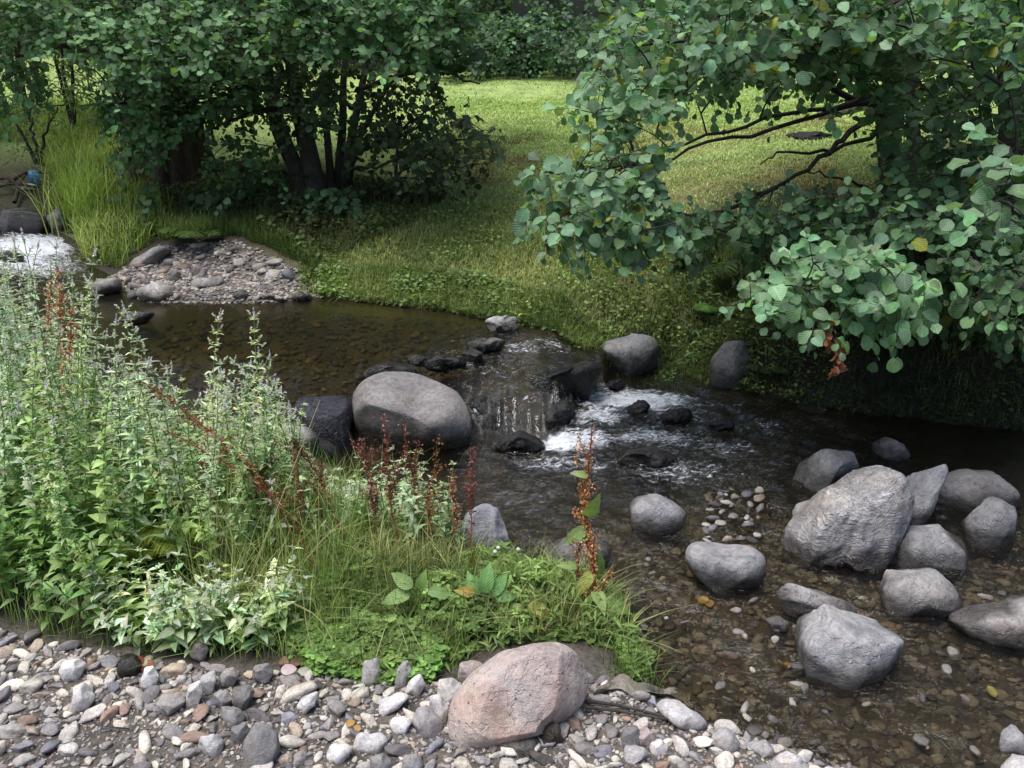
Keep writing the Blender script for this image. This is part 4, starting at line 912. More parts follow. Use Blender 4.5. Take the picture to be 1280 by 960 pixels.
# background wood and hedge
def far_tree(x, y, h, r, label, colr, group, n=260, name='background_tree', cat='tree', z0=.3, leaf=.15):
    b = np.array([x, y, gz(x, y)[0]]); c = []
    while len(c) < n:
        p = rng.normal(size=3); p /= np.linalg.norm(p); p *= rng.uniform(.45, 1.0) ** .5
        c.append(b + np.array([p[0] * r, p[1] * r * .8, z0 + (h - z0) * (.5 + .5 * p[2])]))
    c = np.array(c); c += .35 * r * np.column_stack([fbm(c * .9 + k * 9, 2, 70 + k) for k in range(3)])
    c = c[c[:, 2] > b[2] + .05]
    return make_tree(name, label, b, [([b - (0, 0, .1), b + (0, 0, h * .4), b + (.1, 0, h * .75)], .03 + .02 * h, .03)],
                     [(c, .35, 8, leaf, lambda m: hue(colr, m, .35), dict(T=T_ALDER_LO, att=0, st=False, face=.3))], cat=cat)
wood_lab = ['tall dark tree closing the view behind the meadow', 'broad dark tree behind the far hedge']
for i in range(11):
    x = -15 + i * 3.0 + rng.uniform(-.6, .6)
    o = far_tree(x, 21 + rng.uniform(-1, 2), rng.uniform(6.5, 9), 2.3, 'tall dark tree in the wood behind the meadow', (.06, .10, .05), None, 420, leaf=.2)
    tag(o, group='dark trees of the far wood')
for i in range(12):
    x = -9.5 + i * 1.55 + rng.uniform(-.3, .3)
    o = far_tree(x, 18.0 + rng.uniform(-.5, .8), rng.uniform(2.2, 3.4), 1.25, 'dark leafy bush in the hedge at the back of the meadow', (.075, .13, .065), None, 300, 'hedge_bush', 'bush', 0, .13)
    tag(o, group='bushes of the far hedge')
for i, (u, v, h, lab, cl) in enumerate([(660, 96, .75, 'low bright bush at the back of the meadow nearest the gap', (.09, .17, .08)), (610, 95, .6, 'rounded bush at the back of the meadow beside the alder leaves', (.045, .085, .045)),
                                        (700, 92, .9, 'spindly bluish bush at the back of the meadow', (.06, .11, .075)), (790, 98, .7, 'bush at the back of the meadow half hidden by the overhanging alder', (.045, .08, .04))]):
    p = hit(u, v + 6); far_tree(p[0], p[1] + .5, h, .75, lab, cl, None, 190, 'meadow_bush', 'bush', 0, .10)
# left background shrubs
for (u, v, h, r, lab, cl, n) in [(95, 172, 1.9, .75, 'light green willow shrub on the bank left of the old tree', (.16, .24, .09), 240), (150, 150, 1.6, .7, 'pale feathery shrub behind the old tree', (.18, .26, .12), 200),
                              (35, 150, 2.4, .9, 'tall grey-green shrub at the upstream bend', (.09, .15, .075), 300), (-40, 165, 2.2, .9, 'dark shrub at the edge upstream', (.035, .06, .03), 240), (48, 205, .55, .22, 'small bluish sapling by the upstream stones', (.10, .17, .10), 40)]:
    p = hit(u, v); b = p; c = b + np.column_stack([rng.normal(0, r * .45, n), rng.normal(0, r * .45, n), rng.uniform(.05, 1, n) ** .9 * h])
    wd = [([b - (0, 0, .05), b + (.05 * k, 0, h * .5), b + (.12 * k, .05, h * .9)], .02, .006) for k in (-2, 0, 2)]
    make_tree('shrub', lab, b, wd, [(c, .22, 9, .09 if h > 1 else .05, lambda m: hue(cl, m, .35), dict(T=T_LANCE, att=.2, st=False, up=.4, spread=.6))], cat='shrub')

# ------------------------------------------------------------------ meadow and bank grass (uncountable)
def patchcol(p, a, b, sc=.9, seed=60):
    k = sstep(fbm(p[:, :2] * sc, 3, seed), -.35, .4)[:, None]; return (np.array(a) * (1 - k) + np.array(b) * k) * np.exp(rng.normal(0, .22, (len(p), 1)))
Gm = GBatch()
mead = poly_at([(-100, 175, .75), (200, 180, .75), (480, 250, .6), (640, 320, .45), (820, 330, .45), (1000, 330, .45), (1300, 350, .5), (1500, 200, .75)]) + [(13, 18.5), (-13, 18.5)]
p = on_ground(mead, 60000); dist = p[:, 1]
keep = rng.random(len(p)) < np.clip(9 / dist, .3, 1); p = p[keep]; dist = p[:, 1]
cc = patchcol(p, (.33, .44, .16), (.44, .53, .24)); br = sstep(fbm(p[:, :2] * 1.3, 3, 77), .0, .35) * (1 - sstep(dist, 9.5, 12)); cc = cc * (1 - br[:, None] * .6) + np.array([.20, .13, .05]) * br[:, None] * .6
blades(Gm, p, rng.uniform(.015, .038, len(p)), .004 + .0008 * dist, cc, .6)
m2 = poly_at([(540, 330, .4), (560, 130, .78), (1120, 130, .78), (1120, 300, .5), (870, 330, .42)])
p = on_ground(m2, 60000); cc = patchcol(p, (.33, .44, .16), (.44, .53, .24)); br = sstep(fbm(p[:, :2] * 1.3, 3, 77), .0, .35) * (1 - sstep(p[:, 1], 9.5, 12)); cc = cc * (1 - br[:, None] * .7) + np.array([.22, .14, .055]) * br[:, None] * .7
blades(Gm, p, rng.uniform(.012, .032, len(p)), .003 + .0008 * p[:, 1], cc, .7)
tag(link('meadow_grass', Gm.mesh('meadow_grass', M_GRASS)), 'short sunlit grass of the meadow', 'grass', kind='stuff')
# bank herbs
Gb = GBatch(); Hb = Batch()
bank = poly_at([(372, 366, .3), (400, 368, .27), (480, 377, .27), (560, 386, .27), (655, 402, .27), (730, 411, .27), (800, 418, .27), (850, 440, .2), (900, 400, .4), (1000, 340, .5), (820, 280, .5), (640, 260, .55), (480, 260, .55), (380, 290, .5)])
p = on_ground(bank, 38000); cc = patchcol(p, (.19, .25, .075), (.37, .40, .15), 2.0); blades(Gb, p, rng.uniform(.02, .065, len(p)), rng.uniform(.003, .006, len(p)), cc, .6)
def herb(B, poly, n, size, hgt, a, b, T=T_ROUND, sc=2.5, seed=61, seedn=5):
    p = on_ground(poly, n); g = sstep(fbm(p[:, :2] * 3.2, 3, seed), -.25, .35); hh = hgt * (.25 + .75 * g) * rng.uniform(.1, 1, n)
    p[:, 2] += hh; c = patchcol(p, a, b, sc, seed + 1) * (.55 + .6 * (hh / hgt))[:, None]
    y = rand_unit(n); y[:, 2] = y[:, 2] * .4; z = np.array([0, -.25, 1]) + rng.normal(0, .35, (n, 3))
    B.add(T, p, y, z, size * rng.uniform(.6, 1.3, n), c)
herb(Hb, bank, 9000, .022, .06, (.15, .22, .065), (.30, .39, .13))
edge = poly_at([(395, 352, .3), (400, 372, .25), (480, 381, .25), (560, 390, .25), (655, 408, .25), (730, 417, .25), (805, 425, .25), (840, 440, .2), (850, 400, .3), (730, 380, .35), (560, 350, .35), (460, 335, .38)])
herb(Hb, edge, 8000, .026, .06, (.10, .16, .05), (.22, .31, .11), seed=65)
p = on_ground(edge, 9000); blades(Gb, p, rng.uniform(.03, .11, len(p)), .004, patchcol(p, (.09, .14, .035), (.22, .27, .09), 2), .8)
# shade under the left trees
shade = poly_at([(120, 320, .35), (215, 300, .38), (300, 298, .4), (400, 340, .35), (480, 300, .45), (560, 250, .58), (440, 225, .65), (300, 200, .7), (180, 200, .7), (120, 240, .5)])
herb(Hb, shade, 15000, .034, .12, (.07, .09, .035), (.14, .21, .06), seed=67)
p = on_ground(shade, 9000); blades(Gb, p, rng.uniform(.04, .16, len(p)), .005, patchcol(p, (.06, .07, .02), (.13, .15, .05), 2), .8)
# right shaded bank moss and ivy
sh2 = poly_at([(820, 440, .1), (838, 463, 0), (900, 480, 0), (960, 499, 0), (1050, 514, .0), (1150, 524, .0), (1400, 553, .0), (1500, 330, .5), (1150, 310, .55), (860, 300, .5), (800, 380, .35)])
herb(Hb, sh2, 18000, .020, .07, (.07, .10, .03), (.17, .23, .07), seed=69)
herb(Hb, sh2, 5000, .05, .16, (.05, .09, .03), (.13, .22, .07), T=T_LANCE, seed=71)
p = on_ground(sh2, 16000); blades(Gb, p, rng.uniform(.03, .13, len(p)), .004, patchcol(p, (.05, .07, .02), (.17, .20, .07), 2), 1.2)
# left bank tussocky slope
lb = poly_at([(-60, 215, .6), (0, 200, .6), (40, 200, .6), (60, 230, .5), (70, 250, .45), (105, 325, .3), (150, 335, .3), (215, 300, .38), (180, 220, .6), (190, 160, .8), (60, 140, .85), (-60, 160, .8)])
p = on_ground(lb, 16000); blades(Gb, p, rng.uniform(.06, .22, len(p)), .006, patchcol(p, (.22, .30, .08), (.46, .54, .18), 1.5), .7)
herb(Hb, lb, 6000, .04, .15, (.06, .11, .03), (.15, .22, .07), T=T_LANCE, seed=73)
tag(link('bank_grass', Gb.mesh('bank_grass', M_GRASS)), 'rough grass along the banks', 'grass', kind='stuff')
tag(link('bank_ground_cover', Hb.mesh('bank_ground_cover', M_LEAF)), 'low leafy ground cover and moss of the banks', 'ground cover', kind='stuff')
bt = poly_at([(200, 310, .36), (290, 315, .35), (370, 340, .33), (420, 372, .25), (400, 350, .3), (330, 300, .38), (205, 295, .38)])
Gb2 = GBatch(); p = on_ground(bt, 3500); blades(Gb2, p, rng.uniform(.04, .16, len(p)), .005, patchcol(p, (.07, .11, .03), (.20, .27, .08), 2), .8)
tag(link('bar_grass', Gb2.mesh('bar_grass', M_GRASS)), 'grass creeping over the top of the gravel bar', 'grass', kind='stuff')
# bright tuft of long grass upstream
def tuft(u, v, n, h, rad, a, label, w=.006, lean=.5, name='grass_tussock'):
    b = hit(u, v); q = np.column_stack([rng.normal(0, rad, n), rng.normal(0, rad, n), np.zeros(n)]); q[:, 2] = gz(q[:, 0] + b[0], q[:, 1] + b[1]) - b[2]
    B = GBatch(); blades(B, q, rng.uniform(.5, 1, n) * h, w, hue(a, n, .22), lean); o = link(name, B.mesh(name, M_GRASS), loc=b); return tag(o, label, 'grass tuft')
tuft(112, 268, 420, .55, .13, (.46, .56, .16), 'bright long-bladed grass tussock on the upstream bank', .009)
tuft(165, 275, 300, .35, .14, (.26, .34, .10), 'shorter grass tussock hanging over the upstream bank', .008)
tuft(95, 225, 200, .4, .10, (.32, .42, .14), 'grass tussock behind the bright upstream tussock', .008)
tuft(790, 842, 170, .15, .045, (.12, .19, .05), 'small tuft at the tip of the grassy spit', .003, .7)
tuft(560, 815, 110, .14, .05, (.13, .20, .05), 'sparse tuft over bare soil behind the pink boulder', .003, .7)

# ------------------------------------------------------------------ the grassy spit
Gp = GBatch(); Hp = Batch()
clov = poly_at([(365, 815, .1), (430, 838, .1), (520, 846, .08), (600, 800, .12), (700, 790, .1), (800, 815, .05), (770, 730, .1), (690, 712, .1), (640, 700, .1), (590, 690, .1), (520, 650, .1), (400, 640, .15), (330, 700, .2)])
soil = pz(590, 800, .12)
def thin(p, k=.82):
    f = np.hypot((p[:, 0] - soil[0] - .05) / .24, (p[:, 1] - soil[1]) / .09); return p[(rng.random(len(p)) > k * np.exp(-f * f))]
p = thin(on_ground(clov, 6500)); blades(Gp, p, rng.uniform(.03, .15, len(p)), rng.uniform(.002, .0045, len(p)), patchcol(p, (.12, .16, .05), (.31, .34, .14), 2.2), .75)
mound = on_ground(PEN, 24000); u = 640 + (mound - CAM) @ AX / ((mound - CAM) @ AF) * F
m = (u < 440) & (u > -900); mound = mound[m]; blades(Gp, mound, rng.uniform(.04, .20, len(mound)), rng.uniform(.002, .004, len(mound)), patchcol(mound, (.12, .2, .05), (.26, .35, .12), 2), .6)
tall = on_ground(poly_at([(280, 800, .12), (430, 800, .12), (480, 650, .2), (330, 600, .25), (230, 700, .22)]), 800)
blades(Gp, tall, rng.uniform(.15, .45, len(tall)), .0032, patchcol(tall, (.17, .25, .07), (.30, .35, .13), 2), .5)
def clover(poly, n, size, hgt, a, b, seed):
    p = thin(on_ground(poly, n), .95); n = len(p); g = sstep(fbm(p[:, :2] * 5, 2, seed), -.3, .2); hh = hgt * g * rng.uniform(.1, 1, n); p[:, 2] += hh
    c = patchcol(p, a, b, 3, seed) * np.array([1.0, .92, 1.0]) * np.exp(rng.normal(0, .25, (n, 1))); a0 = rng.uniform(0, 6.28, n)
    for k in range(3):
        aa = a0 + k * 2.09; y = np.column_stack([np.cos(aa), np.sin(aa), rng.normal(.15, .15, n)]); z = np.array([0, -.2, 1]) + rng.normal(0, .15, (n, 3))
        Hp.add(T_ROUND, p, y, z, size * rng.uniform(.7, 1.2, n), c)
clover(clov, 8500, .020, .06, (.09, .17, .04), (.20, .33, .09), 81)
cl2 = poly_at([(365, 805, .1), (400, 838, .09), (470, 850, .08), (540, 850, .08), (560, 815, .1), (480, 770, .12), (390, 750, .13)])
clover(cl2, 3600, .021, .06, (.09, .18, .04), (.19, .36, .09), 83)
tl = on_ground(clov, 1300); tl = tl[fbm(tl[:, :2] * 5, 2, 44) > -.1]; blades(Gp, tl, rng.uniform(.08, .24, len(tl)), .0035, patchcol(tl, (.16, .24, .07), (.36, .38, .16), 3), .6)
herb(Hp, clov, 4200, .045, .09, (.12, .2, .05), (.26, .38, .12), T=T_LANCE, seed=88)
cl3 = poly_at([(760, 790, .05), (790, 858, .04), (818, 815, .03), (795, 770, .04)])
clover(cl3, 500, .014, .05, (.09, .17, .04), (.18, .30, .08), 84)
tag(link('spit_grass', Gp.mesh('spit_grass', M_GRASS)), 'fine grass on the spit between gravel and stream', 'grass', kind='stuff')
tag(link('clover', Hp.mesh('clover', M_LEAF)), 'clover and creeping herbs on the spit', 'ground cover', kind='stuff')

# ------------------------------------------------------------------ mint plants
SILV = (.56, .66, .51); GRN = (.235, .385, .13)
def mint_variant(h, silver, broad, seed, spike=True):
    global rng
    keep_rng = rng; rng = np.random.default_rng(seed)
    nodes = max(5, int(h / .042)); bend = rng.normal(0, .07, 2) * h; P = []
    for t in np.linspace(0, 1, nodes + 1): P.append((bend[0] * t * t + .008 * math.sin(t * 9 + seed), bend[1] * t * t, h * t))
    P = np.array(P); stems = [(P, np.linspace(.0028, .0014, len(P)), 5)]; B = Batch(); S = Batch(); a0 = rng.uniform(0, 6.28)
    tint = np.array([(1, 1, 1), (1.08, 1.0, .84), (.95, .9, .95)][seed % 3]) * rng.uniform(.85, 1.12)
    def colr(t, n): 
        k = np.clip(silver * (.25 + .95 * t), 0, 1); return hue((np.array(GRN) * (1 - k) + np.array(SILV) * k) * tint, n, .2)
    def spikef(p, d, L):
        n = int(34 + L * 900); t = rng.random(n); q = p + d * (t * L)[:, None]; y = rand_unit(n) + d * .5
        wv = (1 - .75 * t) * (.7 + .3 * np.sin(t * L * 520)); S.add(T_TINY, q, y, rand_unit(n), .011 * np.clip(wv, .25, 1), hue((.62, .62, .66), n, .15), .5)
    for i in range(1, nodes + 1):
        t = i / nodes
        if t < .12: continue
        a = a0 + (i % 2) * math.pi / 2 + rng.normal(0, .15); sz = (.078 if broad else .064) * (1 - .62 * t ** 1.5) * (.6 + .4 * min(1, t * 4)) * rng.uniform(.85, 1.15)
        for s in (0, math.pi):
            y = np.array([math.cos(a + s), math.sin(a + s), .35 + .35 * t + rng.normal(0, .12)]); z = np.array([0, 0, 1.0]) + rng.normal(0, .15, 3) - .0 * y
            B.add(T_MINT, P[i][None], y[None], z[None], sz, colr(t, 1), 1.15 if broad else .9)
            if t > .35 and rng.random() < (.75 if h > .4 else .35):     # side shoot
                L = rng.uniform(.03, .085) * (1.25 - t) * (1 + h * .5); d = nrm(np.array([math.cos(a + s) * .8, math.sin(a + s) * .8, 1.0])); q = P[i] + d * np.linspace(0, L, 4)[:, None]
                stems.append((q, np.linspace(.0014, .0009, 4), 4))
                for w in (1, 2, 3):
                    b = a + w * 1.57
                    for s2 in (0, math.pi):
                        yy = np.array([math.cos(b + s2), math.sin(b + s2), .5]); B.add(T_MINT, q[w][None], yy[None], np.array([[0, 0, 1.0]]) + rng.normal(0, .2, (1, 3)), sz * (.62 - .12 * w), colr(min(1, t + .2), 1), .9)
                if t > .6 and spike:
                    yy = rand_unit(9) + d; B.add(T_TINY, q[-1] + d * np.linspace(0, .014, 9)[:, None], yy, rand_unit(9), .007, hue((.6, .6, .62), 9, .15), .6)  # side flower spikelets, merged into the leaves mesh
    d = nrm(P[-1] - P[-2])
    if spike: spikef(P[-1], d, .045 if h > .45 else .022)
    for b in range(3):
        yy = rand_unit(1); yy[:, 2] = .7; B.add(T_MINT, P[-1][None], yy, np.array([[0, 0, 1.0]]), .018, colr(1, 1))
    gcol = np.array(GRN) * .8
    r = (tubes('stem', stems, M_MINT, col=gcol), B.mesh('leaves', M_MINT), S.mesh('flower_spike', M_SEED) if S.V else None)
    rng = keep_rng; return r
HS = [.2, .32, .45, .6, .78, .95]
MV = {}
def variant(h, silver, broad, spike):
    k = (min(range(6), key=lambda i: abs(HS[i] - h)), silver, broad, spike, int(rng.integers(3)))
    if k not in MV: MV[k] = mint_variant(HS[k[0]], silver, broad, 500 + len(MV) * 7, spike)
    return MV[k], HS[k[0]]
MINTS = []
def mint(p, h, silver, broad, label, group=None, spike=True, lean=.15):
    p = np.asarray(p, float); t = (p - CAM) @ AF; u = 640 + (p - CAM) @ AX / t * F
    if u < -70 and label != 'mint of the outer bed': return
    var, hh = variant(h, silver, broad, spike)
    MINTS.append((h / t * (2 if group is None else 1) * (1 if u > 0 else .4), p, h, hh, var, label, group, (rng.normal(0, lean), rng.normal(0, lean), rng.uniform(0, 6.28))))
def build_mints(most=292):
    from mathutils import Euler
    MINTS.sort(key=lambda e: -e[0]); acc = {}
    for i, (_, p, h, hh, (a, b, c), label, group, rot) in enumerate(MINTS):
        sc = (min(1.15, h / hh * .5 + .5),) * 2 + (h / hh,)
        if i < most:
            t = empty('mint_plant', p, label, 'plant', group); t.scale = sc; t.rotation_euler = rot
            link('stem', a, t); link('leaves', b, t)
            if c: link('flower_spike', c, t)
        else:
            Mx = np.array(Euler(rot).to_matrix()) @ np.diag(sc)
            for me in (a, b, c):
                if me is None: continue
                k = (me.name, me)
                if me not in acc_cache:
                    v = np.empty(len(me.vertices) * 3, np.float32); me.vertices.foreach_get('co', v)
                    f = [tuple(q.vertices) for q in me.polygons]; cl = np.empty(len(me.vertices) * 4, np.float32); me.color_attributes['Col'].data.foreach_get('color', cl)
                    uvv = np.zeros((len(me.vertices), 2), np.float32)
                    if me.uv_layers:
                        lu = np.empty(len(me.loops) * 2, np.float32); me.uv_layers[0].data.foreach_get('uv', lu); li = np.empty(len(me.loops), np.int32); me.loops.foreach_get('vertex_index', li); uvv[li] = lu.reshape(-1, 2)
                    acc_cache[me] = (v.reshape(-1, 3), np.array(f), cl.reshape(-1, 4)[:, :3], uvv)
                v, f, cl, uvv = acc_cache[me]; acc.setdefault('x', []).append((v @ Mx.T + p, f, cl, uvv))
    if acc:
        V = []; Fq = []; Cc = []; U = []; n = 0
        for v, f, cl, uvv in acc['x']: V.append(v); Fq.append(f + n); Cc.append(cl); U.append(uvv); n += len(v)
        tag(link('mint_bed', mesh_from('mint_bed', np.concatenate(V), np.concatenate(Fq), M_MINT, col=np.concatenate(Cc), uv=np.concatenate(U))), 'mint shoots crowded between the taller stems of the bed', 'mint', kind='stuff')
acc_cache = {}
TU = [-100, 0, 60, 100, 125, 150, 190, 230, 270, 300, 350, 385, 400, 430, 470, 520, 560, 600]
TV = [288, 285, 278, 310, 365, 405, 402, 410, 415, 425, 440, 500, 590, 580, 570, 560, 590, 700]
def top_h(p, jitter):
    t = (p - CAM) @ AF; u = 640 + (p - CAM) @ AX / t * F; vt = np.interp(u, TU, TV) + jitter; d = ray(u, vt); zt = H + p[1] * d[2] / d[1]
    return zt - p[2], u
groups = [('rear', [(-100, 560, .25), (0, 560, .25), (130, 610, .25), (330, 640, .25), (420, 660, .2), (395, 600, .2), (340, 540, .25), (200, 520, .25), (0, 470, .28), (-100, 450, .3)], 135, 1.0, False, 'silvery mint stem in the tall rear rank above the pool'),
          ('mid', [(-100, 700, .2), (0, 700, .2), (150, 730, .2), (330, 700, .2), (400, 640, .2), (130, 600, .25), (0, 560, .25), (-100, 560, .25)], 105, .65, False, 'grey-green mint stem in the middle of the bed'),
          ('front', [(-100, 770, .1), (0, 765, .1), (60, 785, .1), (130, 790, .1), (170, 720, .2), (100, 660, .2), (-100, 660, .2)], 80, .1, True, 'broad green mint stem at the front of the bed')]
for key, poly, n, sil, broad, lab in groups:
    P = on_ground(poly_at(poly), n)
    for p in P:
        if key == 'front':
            h, u = top_h(p, 0); h = min(rng.uniform(.25, .55), h)
        elif key == 'mid': h, u = top_h(p, rng.uniform(60, 260)); h = min(h, .8)
        else: h, u = top_h(p, (abs(rng.normal(0, 60)) + 35) if (p[0] / p[1]) > -.5 else abs(rng.normal(0, 45)) + 8); h = min(h, 1.05)
        if h < .15: h = .2
        mint(p, float(h), sil if key != 'mid' else float(rng.choice([.3, .75])), broad or (key == 'mid' and rng.random() < .4), lab, 'mint stems, ' + key + ' rank', spike=key == 'rear' or (key == 'mid' and rng.random() < .4))
for u, vt, vb, lab in [(208, 398, 640, 'tall mint spike at the left of the four that stand against the pool'), (232, 402, 650, 'mint spike just right of the first against the pool'), (270, 408, 650, 'slender mint spike with open tiers against the pool'),
                       (342, 410, 640, 'mint spike farthest along, nearest the dark boulder'), (160, 412, 640, 'mint spike leaning towards the low pool stone'), (120, 395, 640, 'mint spike beside the rusty dock column'), (98, 300, 640, 'mint spike rising in front of the far gravel bar'), (42, 280, 640, 'tallest mint spike in front of the upstream froth')]:
    p = pz(u, vb, .24); p[2] = gz(p[0], p[1])[0]; d = ray(u, vt); h = H + p[1] * d[2] / d[1] - p[2]; mint(p, float(h), 1.0, False, lab, None, True, .02)
P = on_ground(poly_at([(125, 800, .09), (180, 808, .09), (290, 812, .09), (375, 800, .1), (370, 770, .12), (250, 770, .12), (140, 775, .12)]), 62)
for p in P: mint(p, float(rng.uniform(.14, .29)), float(rng.choice([.7, 1.0])), True, 'low silvery mint shoot at the gravel edge', 'low silvery mint at the gravel edge', rng.random() < .35, .25)
P = on_ground(poly_at([(420, 690, .15), (580, 700, .1), (560, 660, .1), (500, 640, .1), (430, 640, .15)]), 62)
for p in P:
    h, u = top_h(p, rng.uniform(0, 60)); mint(p, float(np.clip(h, .15, .42)), float(rng.choice([.5, .8])), False, 'bluish mint shoot before the large boulder', 'mint shoots before the large boulder', False, .15)

P = on_ground(poly_at([(240, 700, .2), (430, 720, .15), (430, 620, .1), (340, 560, .2), (250, 600, .25)]), 60)
for p in P:
    h, u = top_h(p, rng.uniform(20, 190)); mint(p, float(np.clip(h, .15, .7)), float(rng.choice([.6, .95])), False, 'grey-green mint stem mixed with grass and brown docks', 'mint stems among the brown docks', rng.random() < .4, .12)
MINT0 = len(MINTS)
for p in on_ground(poly_at([(-620, 750, .1), (-105, 750, .1), (-105, 450, .3), (-500, 450, .35)]), 120): mint(p, float(rng.uniform(.35, .95)), float(rng.choice([.3, .9])), rng.random() < .4, 'mint of the outer bed', 'outer', True)
MINTS[MINT0:] = [(0,) + e[1:] for e in MINTS[MINT0:]]
build_mints()

# ------------------------------------------------------------------ docks, ferns, small things
def dock(path, label, sc, r=.004, side=8, sidelen=.12, leaves=(), dens=420, name='dock_plant', t0=.35, lower=(.30, .10, .05)):
    """path: world points from root to tip"""
    b = path[0]; q = curve(path, 18) - b; q[1:] += np.cumsum(rng.normal(0, .0035, (17, 3)), 0); side = int(side * rng.uniform(.5, 1.8)); sidelen = sidelen * rng.uniform(.7, 1.6); dens = dens * rng.uniform(.55, 1.1); st_ = [(q, np.linspace(r, r * .4, 18), 6)]; S = Batch(); tot = []
    L = np.linalg.norm(q[-1])
    segs = [(q[int(18 * t0):], 1.0)]
    for k in range(side):
        i = int(rng.integers(int(18 * t0), 15)); dd = nrm(nrm(q[i + 1] - q[i]) + rand_unit(1)[0] * .55); l = sidelen * rng.uniform(.5, 1.2); s = q[i] + dd * np.linspace(0, l, 6)[:, None] + np.array([0, 0, .15]) * (np.linspace(0, l, 6) ** 2)[:, None] * 4
        st_.append((s, np.linspace(r * .4, r * .2, 6), 4)); segs.append((s, .7))
    for s, w in segs:
        ll = np.linalg.norm(np.diff(s, axis=0), axis=1).sum(); n = int(dens * ll * 2.7 * w) + 6; t = rng.random(n) * (len(s) - 1.001); i = t.astype(int); f = (t - i)[:, None]
        p = s[i] * (1 - f) + s[i + 1] * f; wh = (np.sin(t * 5.5) > -.35); p = p[wh] + rng.normal(0, .0065, (wh.sum(), 3))
        S.add(T_TINY, p, rand_unit(len(p)), rand_unit(len(p)), rng.uniform(.004, .0095, len(p)), hue(sc, len(p), .35), .8)
    t = empty(name, b, label, 'dock plant'); link('stem', tubes('stem', st_, M_SEED, col=np.array(lower) * .6), t); link('seed_heads', S.mesh('seed_heads', M_SEED), t)
    for (fr, sz, yd, zd, cl) in leaves:
        B = Batch(); B.add(T_DOCK, q[int(fr * 17)][None], np.array([yd], float), np.array([zd], float), sz, np.array([cl]), 1.1); link('leaf', B.mesh('leaf', M_LEAF), t)
    return t
def gp(u, v, z=None):
    p = hit(u, v); return p
def path_up(u0, v0, *pts):
    b = gp(u0, v0); t = depth_of(b); return [b] + [pd(u, v, t + dz) for u, v, dz in pts]
g1, g2 = (.17, .27, .08), (.22, .31, .11)
RUST = (.27, .14, .08); RED = (.17, .075, .055); TAN = (.36, .22, .10)
dock(path_up(748, 775, (742, 700, 0), (733, 620, .02), (738, 535, .02)), 'tall dock stalk with green leaves and rusty seeds at the tip of the spit', (.38, .19, .08), .0055, 14, .10, [
    (.42, .13, (.5, -.3, -.75), (.5, -.8, .4), g1), (.55, .10, (-.6, -.2, -.3), (0, -.8, .6), g2), (.62, .11, (.25, -.5, .5), (.2, -.8, .3), g2), (.3, .10, (-.5, -.4, -.4), (-.3, -.8, .6), (.30, .33, .08)),
    (.7, .09, (.6, .1, -.4), (0, -.8, .6), g1), (.15, .12, (.8, -.3, .1), (0, -.5, 1), g1), (.5, .08, (-.7, .2, .2), (0, -.6, .8), g1), (.22, .10, (.2, -.9, .2), (0, -.3, 1), g2), (.78, .06, (-.6, 0, .3), (0, -.6, .8), g2)], 520, t0=.15)
dock(path_up(732, 765, (718, 700, 0), (728, 640, .02), (716, 560, .02)), 'thinner dock stalk leaning beside the tall leafy one', (.33, .20, .08), .004, 8, .07, [(.35, .07, (-.6, -.2, .3), (0, -.6, .8), g2)], 420, t0=.2)
for pts, lab, c in [((590, 720, (585, 640, 0), (586, 555, .02)), 'straight red-brown dock spike nearest the water', RED), ((545, 710, (535, 640, 0), (548, 545, .02)), 'green and red dock spike beside the angular rock', (.22, .12, .05)),
                    ((500, 705, (490, 620, 0), (478, 520, .02)), 'deep red dock spike in front of the large boulder', RED), ((470, 700, (462, 620, 0), (446, 545, .02)), 'leaning red dock spike before the large boulder', RED),
                    ((515, 700, (520, 620, 0), (510, 535, .02)), 'bushy dark red dock spike before the large boulder', RED), ((560, 715, (566, 650, 0), (560, 590, .02)), 'short rusty dock spike at the spit edge', RUST),
                    ((380, 720, (376, 640, 0), (366, 560, .02)), 'brown dock spike among thin grass', (.16, .07, .04)), ((405, 700, (400, 640, 0), (405, 580, .02)), 'dark brown dock spike by the pale stone', (.13, .05, .035)),
                    ((350, 705, (344, 640, 0), (345, 590, .02)), 'short brown dock spike amid the mint', (.16, .07, .04)),
                    ((88, 680, (82, 560, 0), (76, 420, .03), (70, 325, .03)), 'very tall rusty dock column in the mint bed', (.42, .20, .10)), ((75, 690, (78, 600, 0), (84, 470, .03), (90, 385, .03)), 'rust-coloured dock column twinned with the tallest', (.34, .16, .08)),
                    ((60, 640, (58, 540, 0), (60, 420, .03), (66, 350, .03)), 'faded orange dock stalk behind the rusty column', (.40, .24, .12)),
                    ((395, 735, (330, 620, 0), (250, 545, 0), (172, 487, 0)), 'long brown dock stalk arching low across the mint', (.26, .12, .06)), ((410, 740, (360, 640, 0), (290, 580, 0), (225, 540, 0)), 'second brown stalk slanting across the mint', (.24, .12, .06)),
                    ((270, 700, (262, 620, 0), (250, 540, 0)), 'thin dark dock stalk inside the mint bed', (.17, .08, .05)), ((310, 690, (318, 610, 0), (332, 545, 0)), 'brown dock stalk leaning towards the pool', (.20, .09, .05)),
                    ((440, 700, (400, 600, 0), (362, 545, 0)), 'brown dock stalk slanting towards the blue-black boulder', (.20, .08, .045))]:
    dock(path_up(pts[0], pts[1], *pts[2:]), lab, c, .003, 7, .08, [], 420)
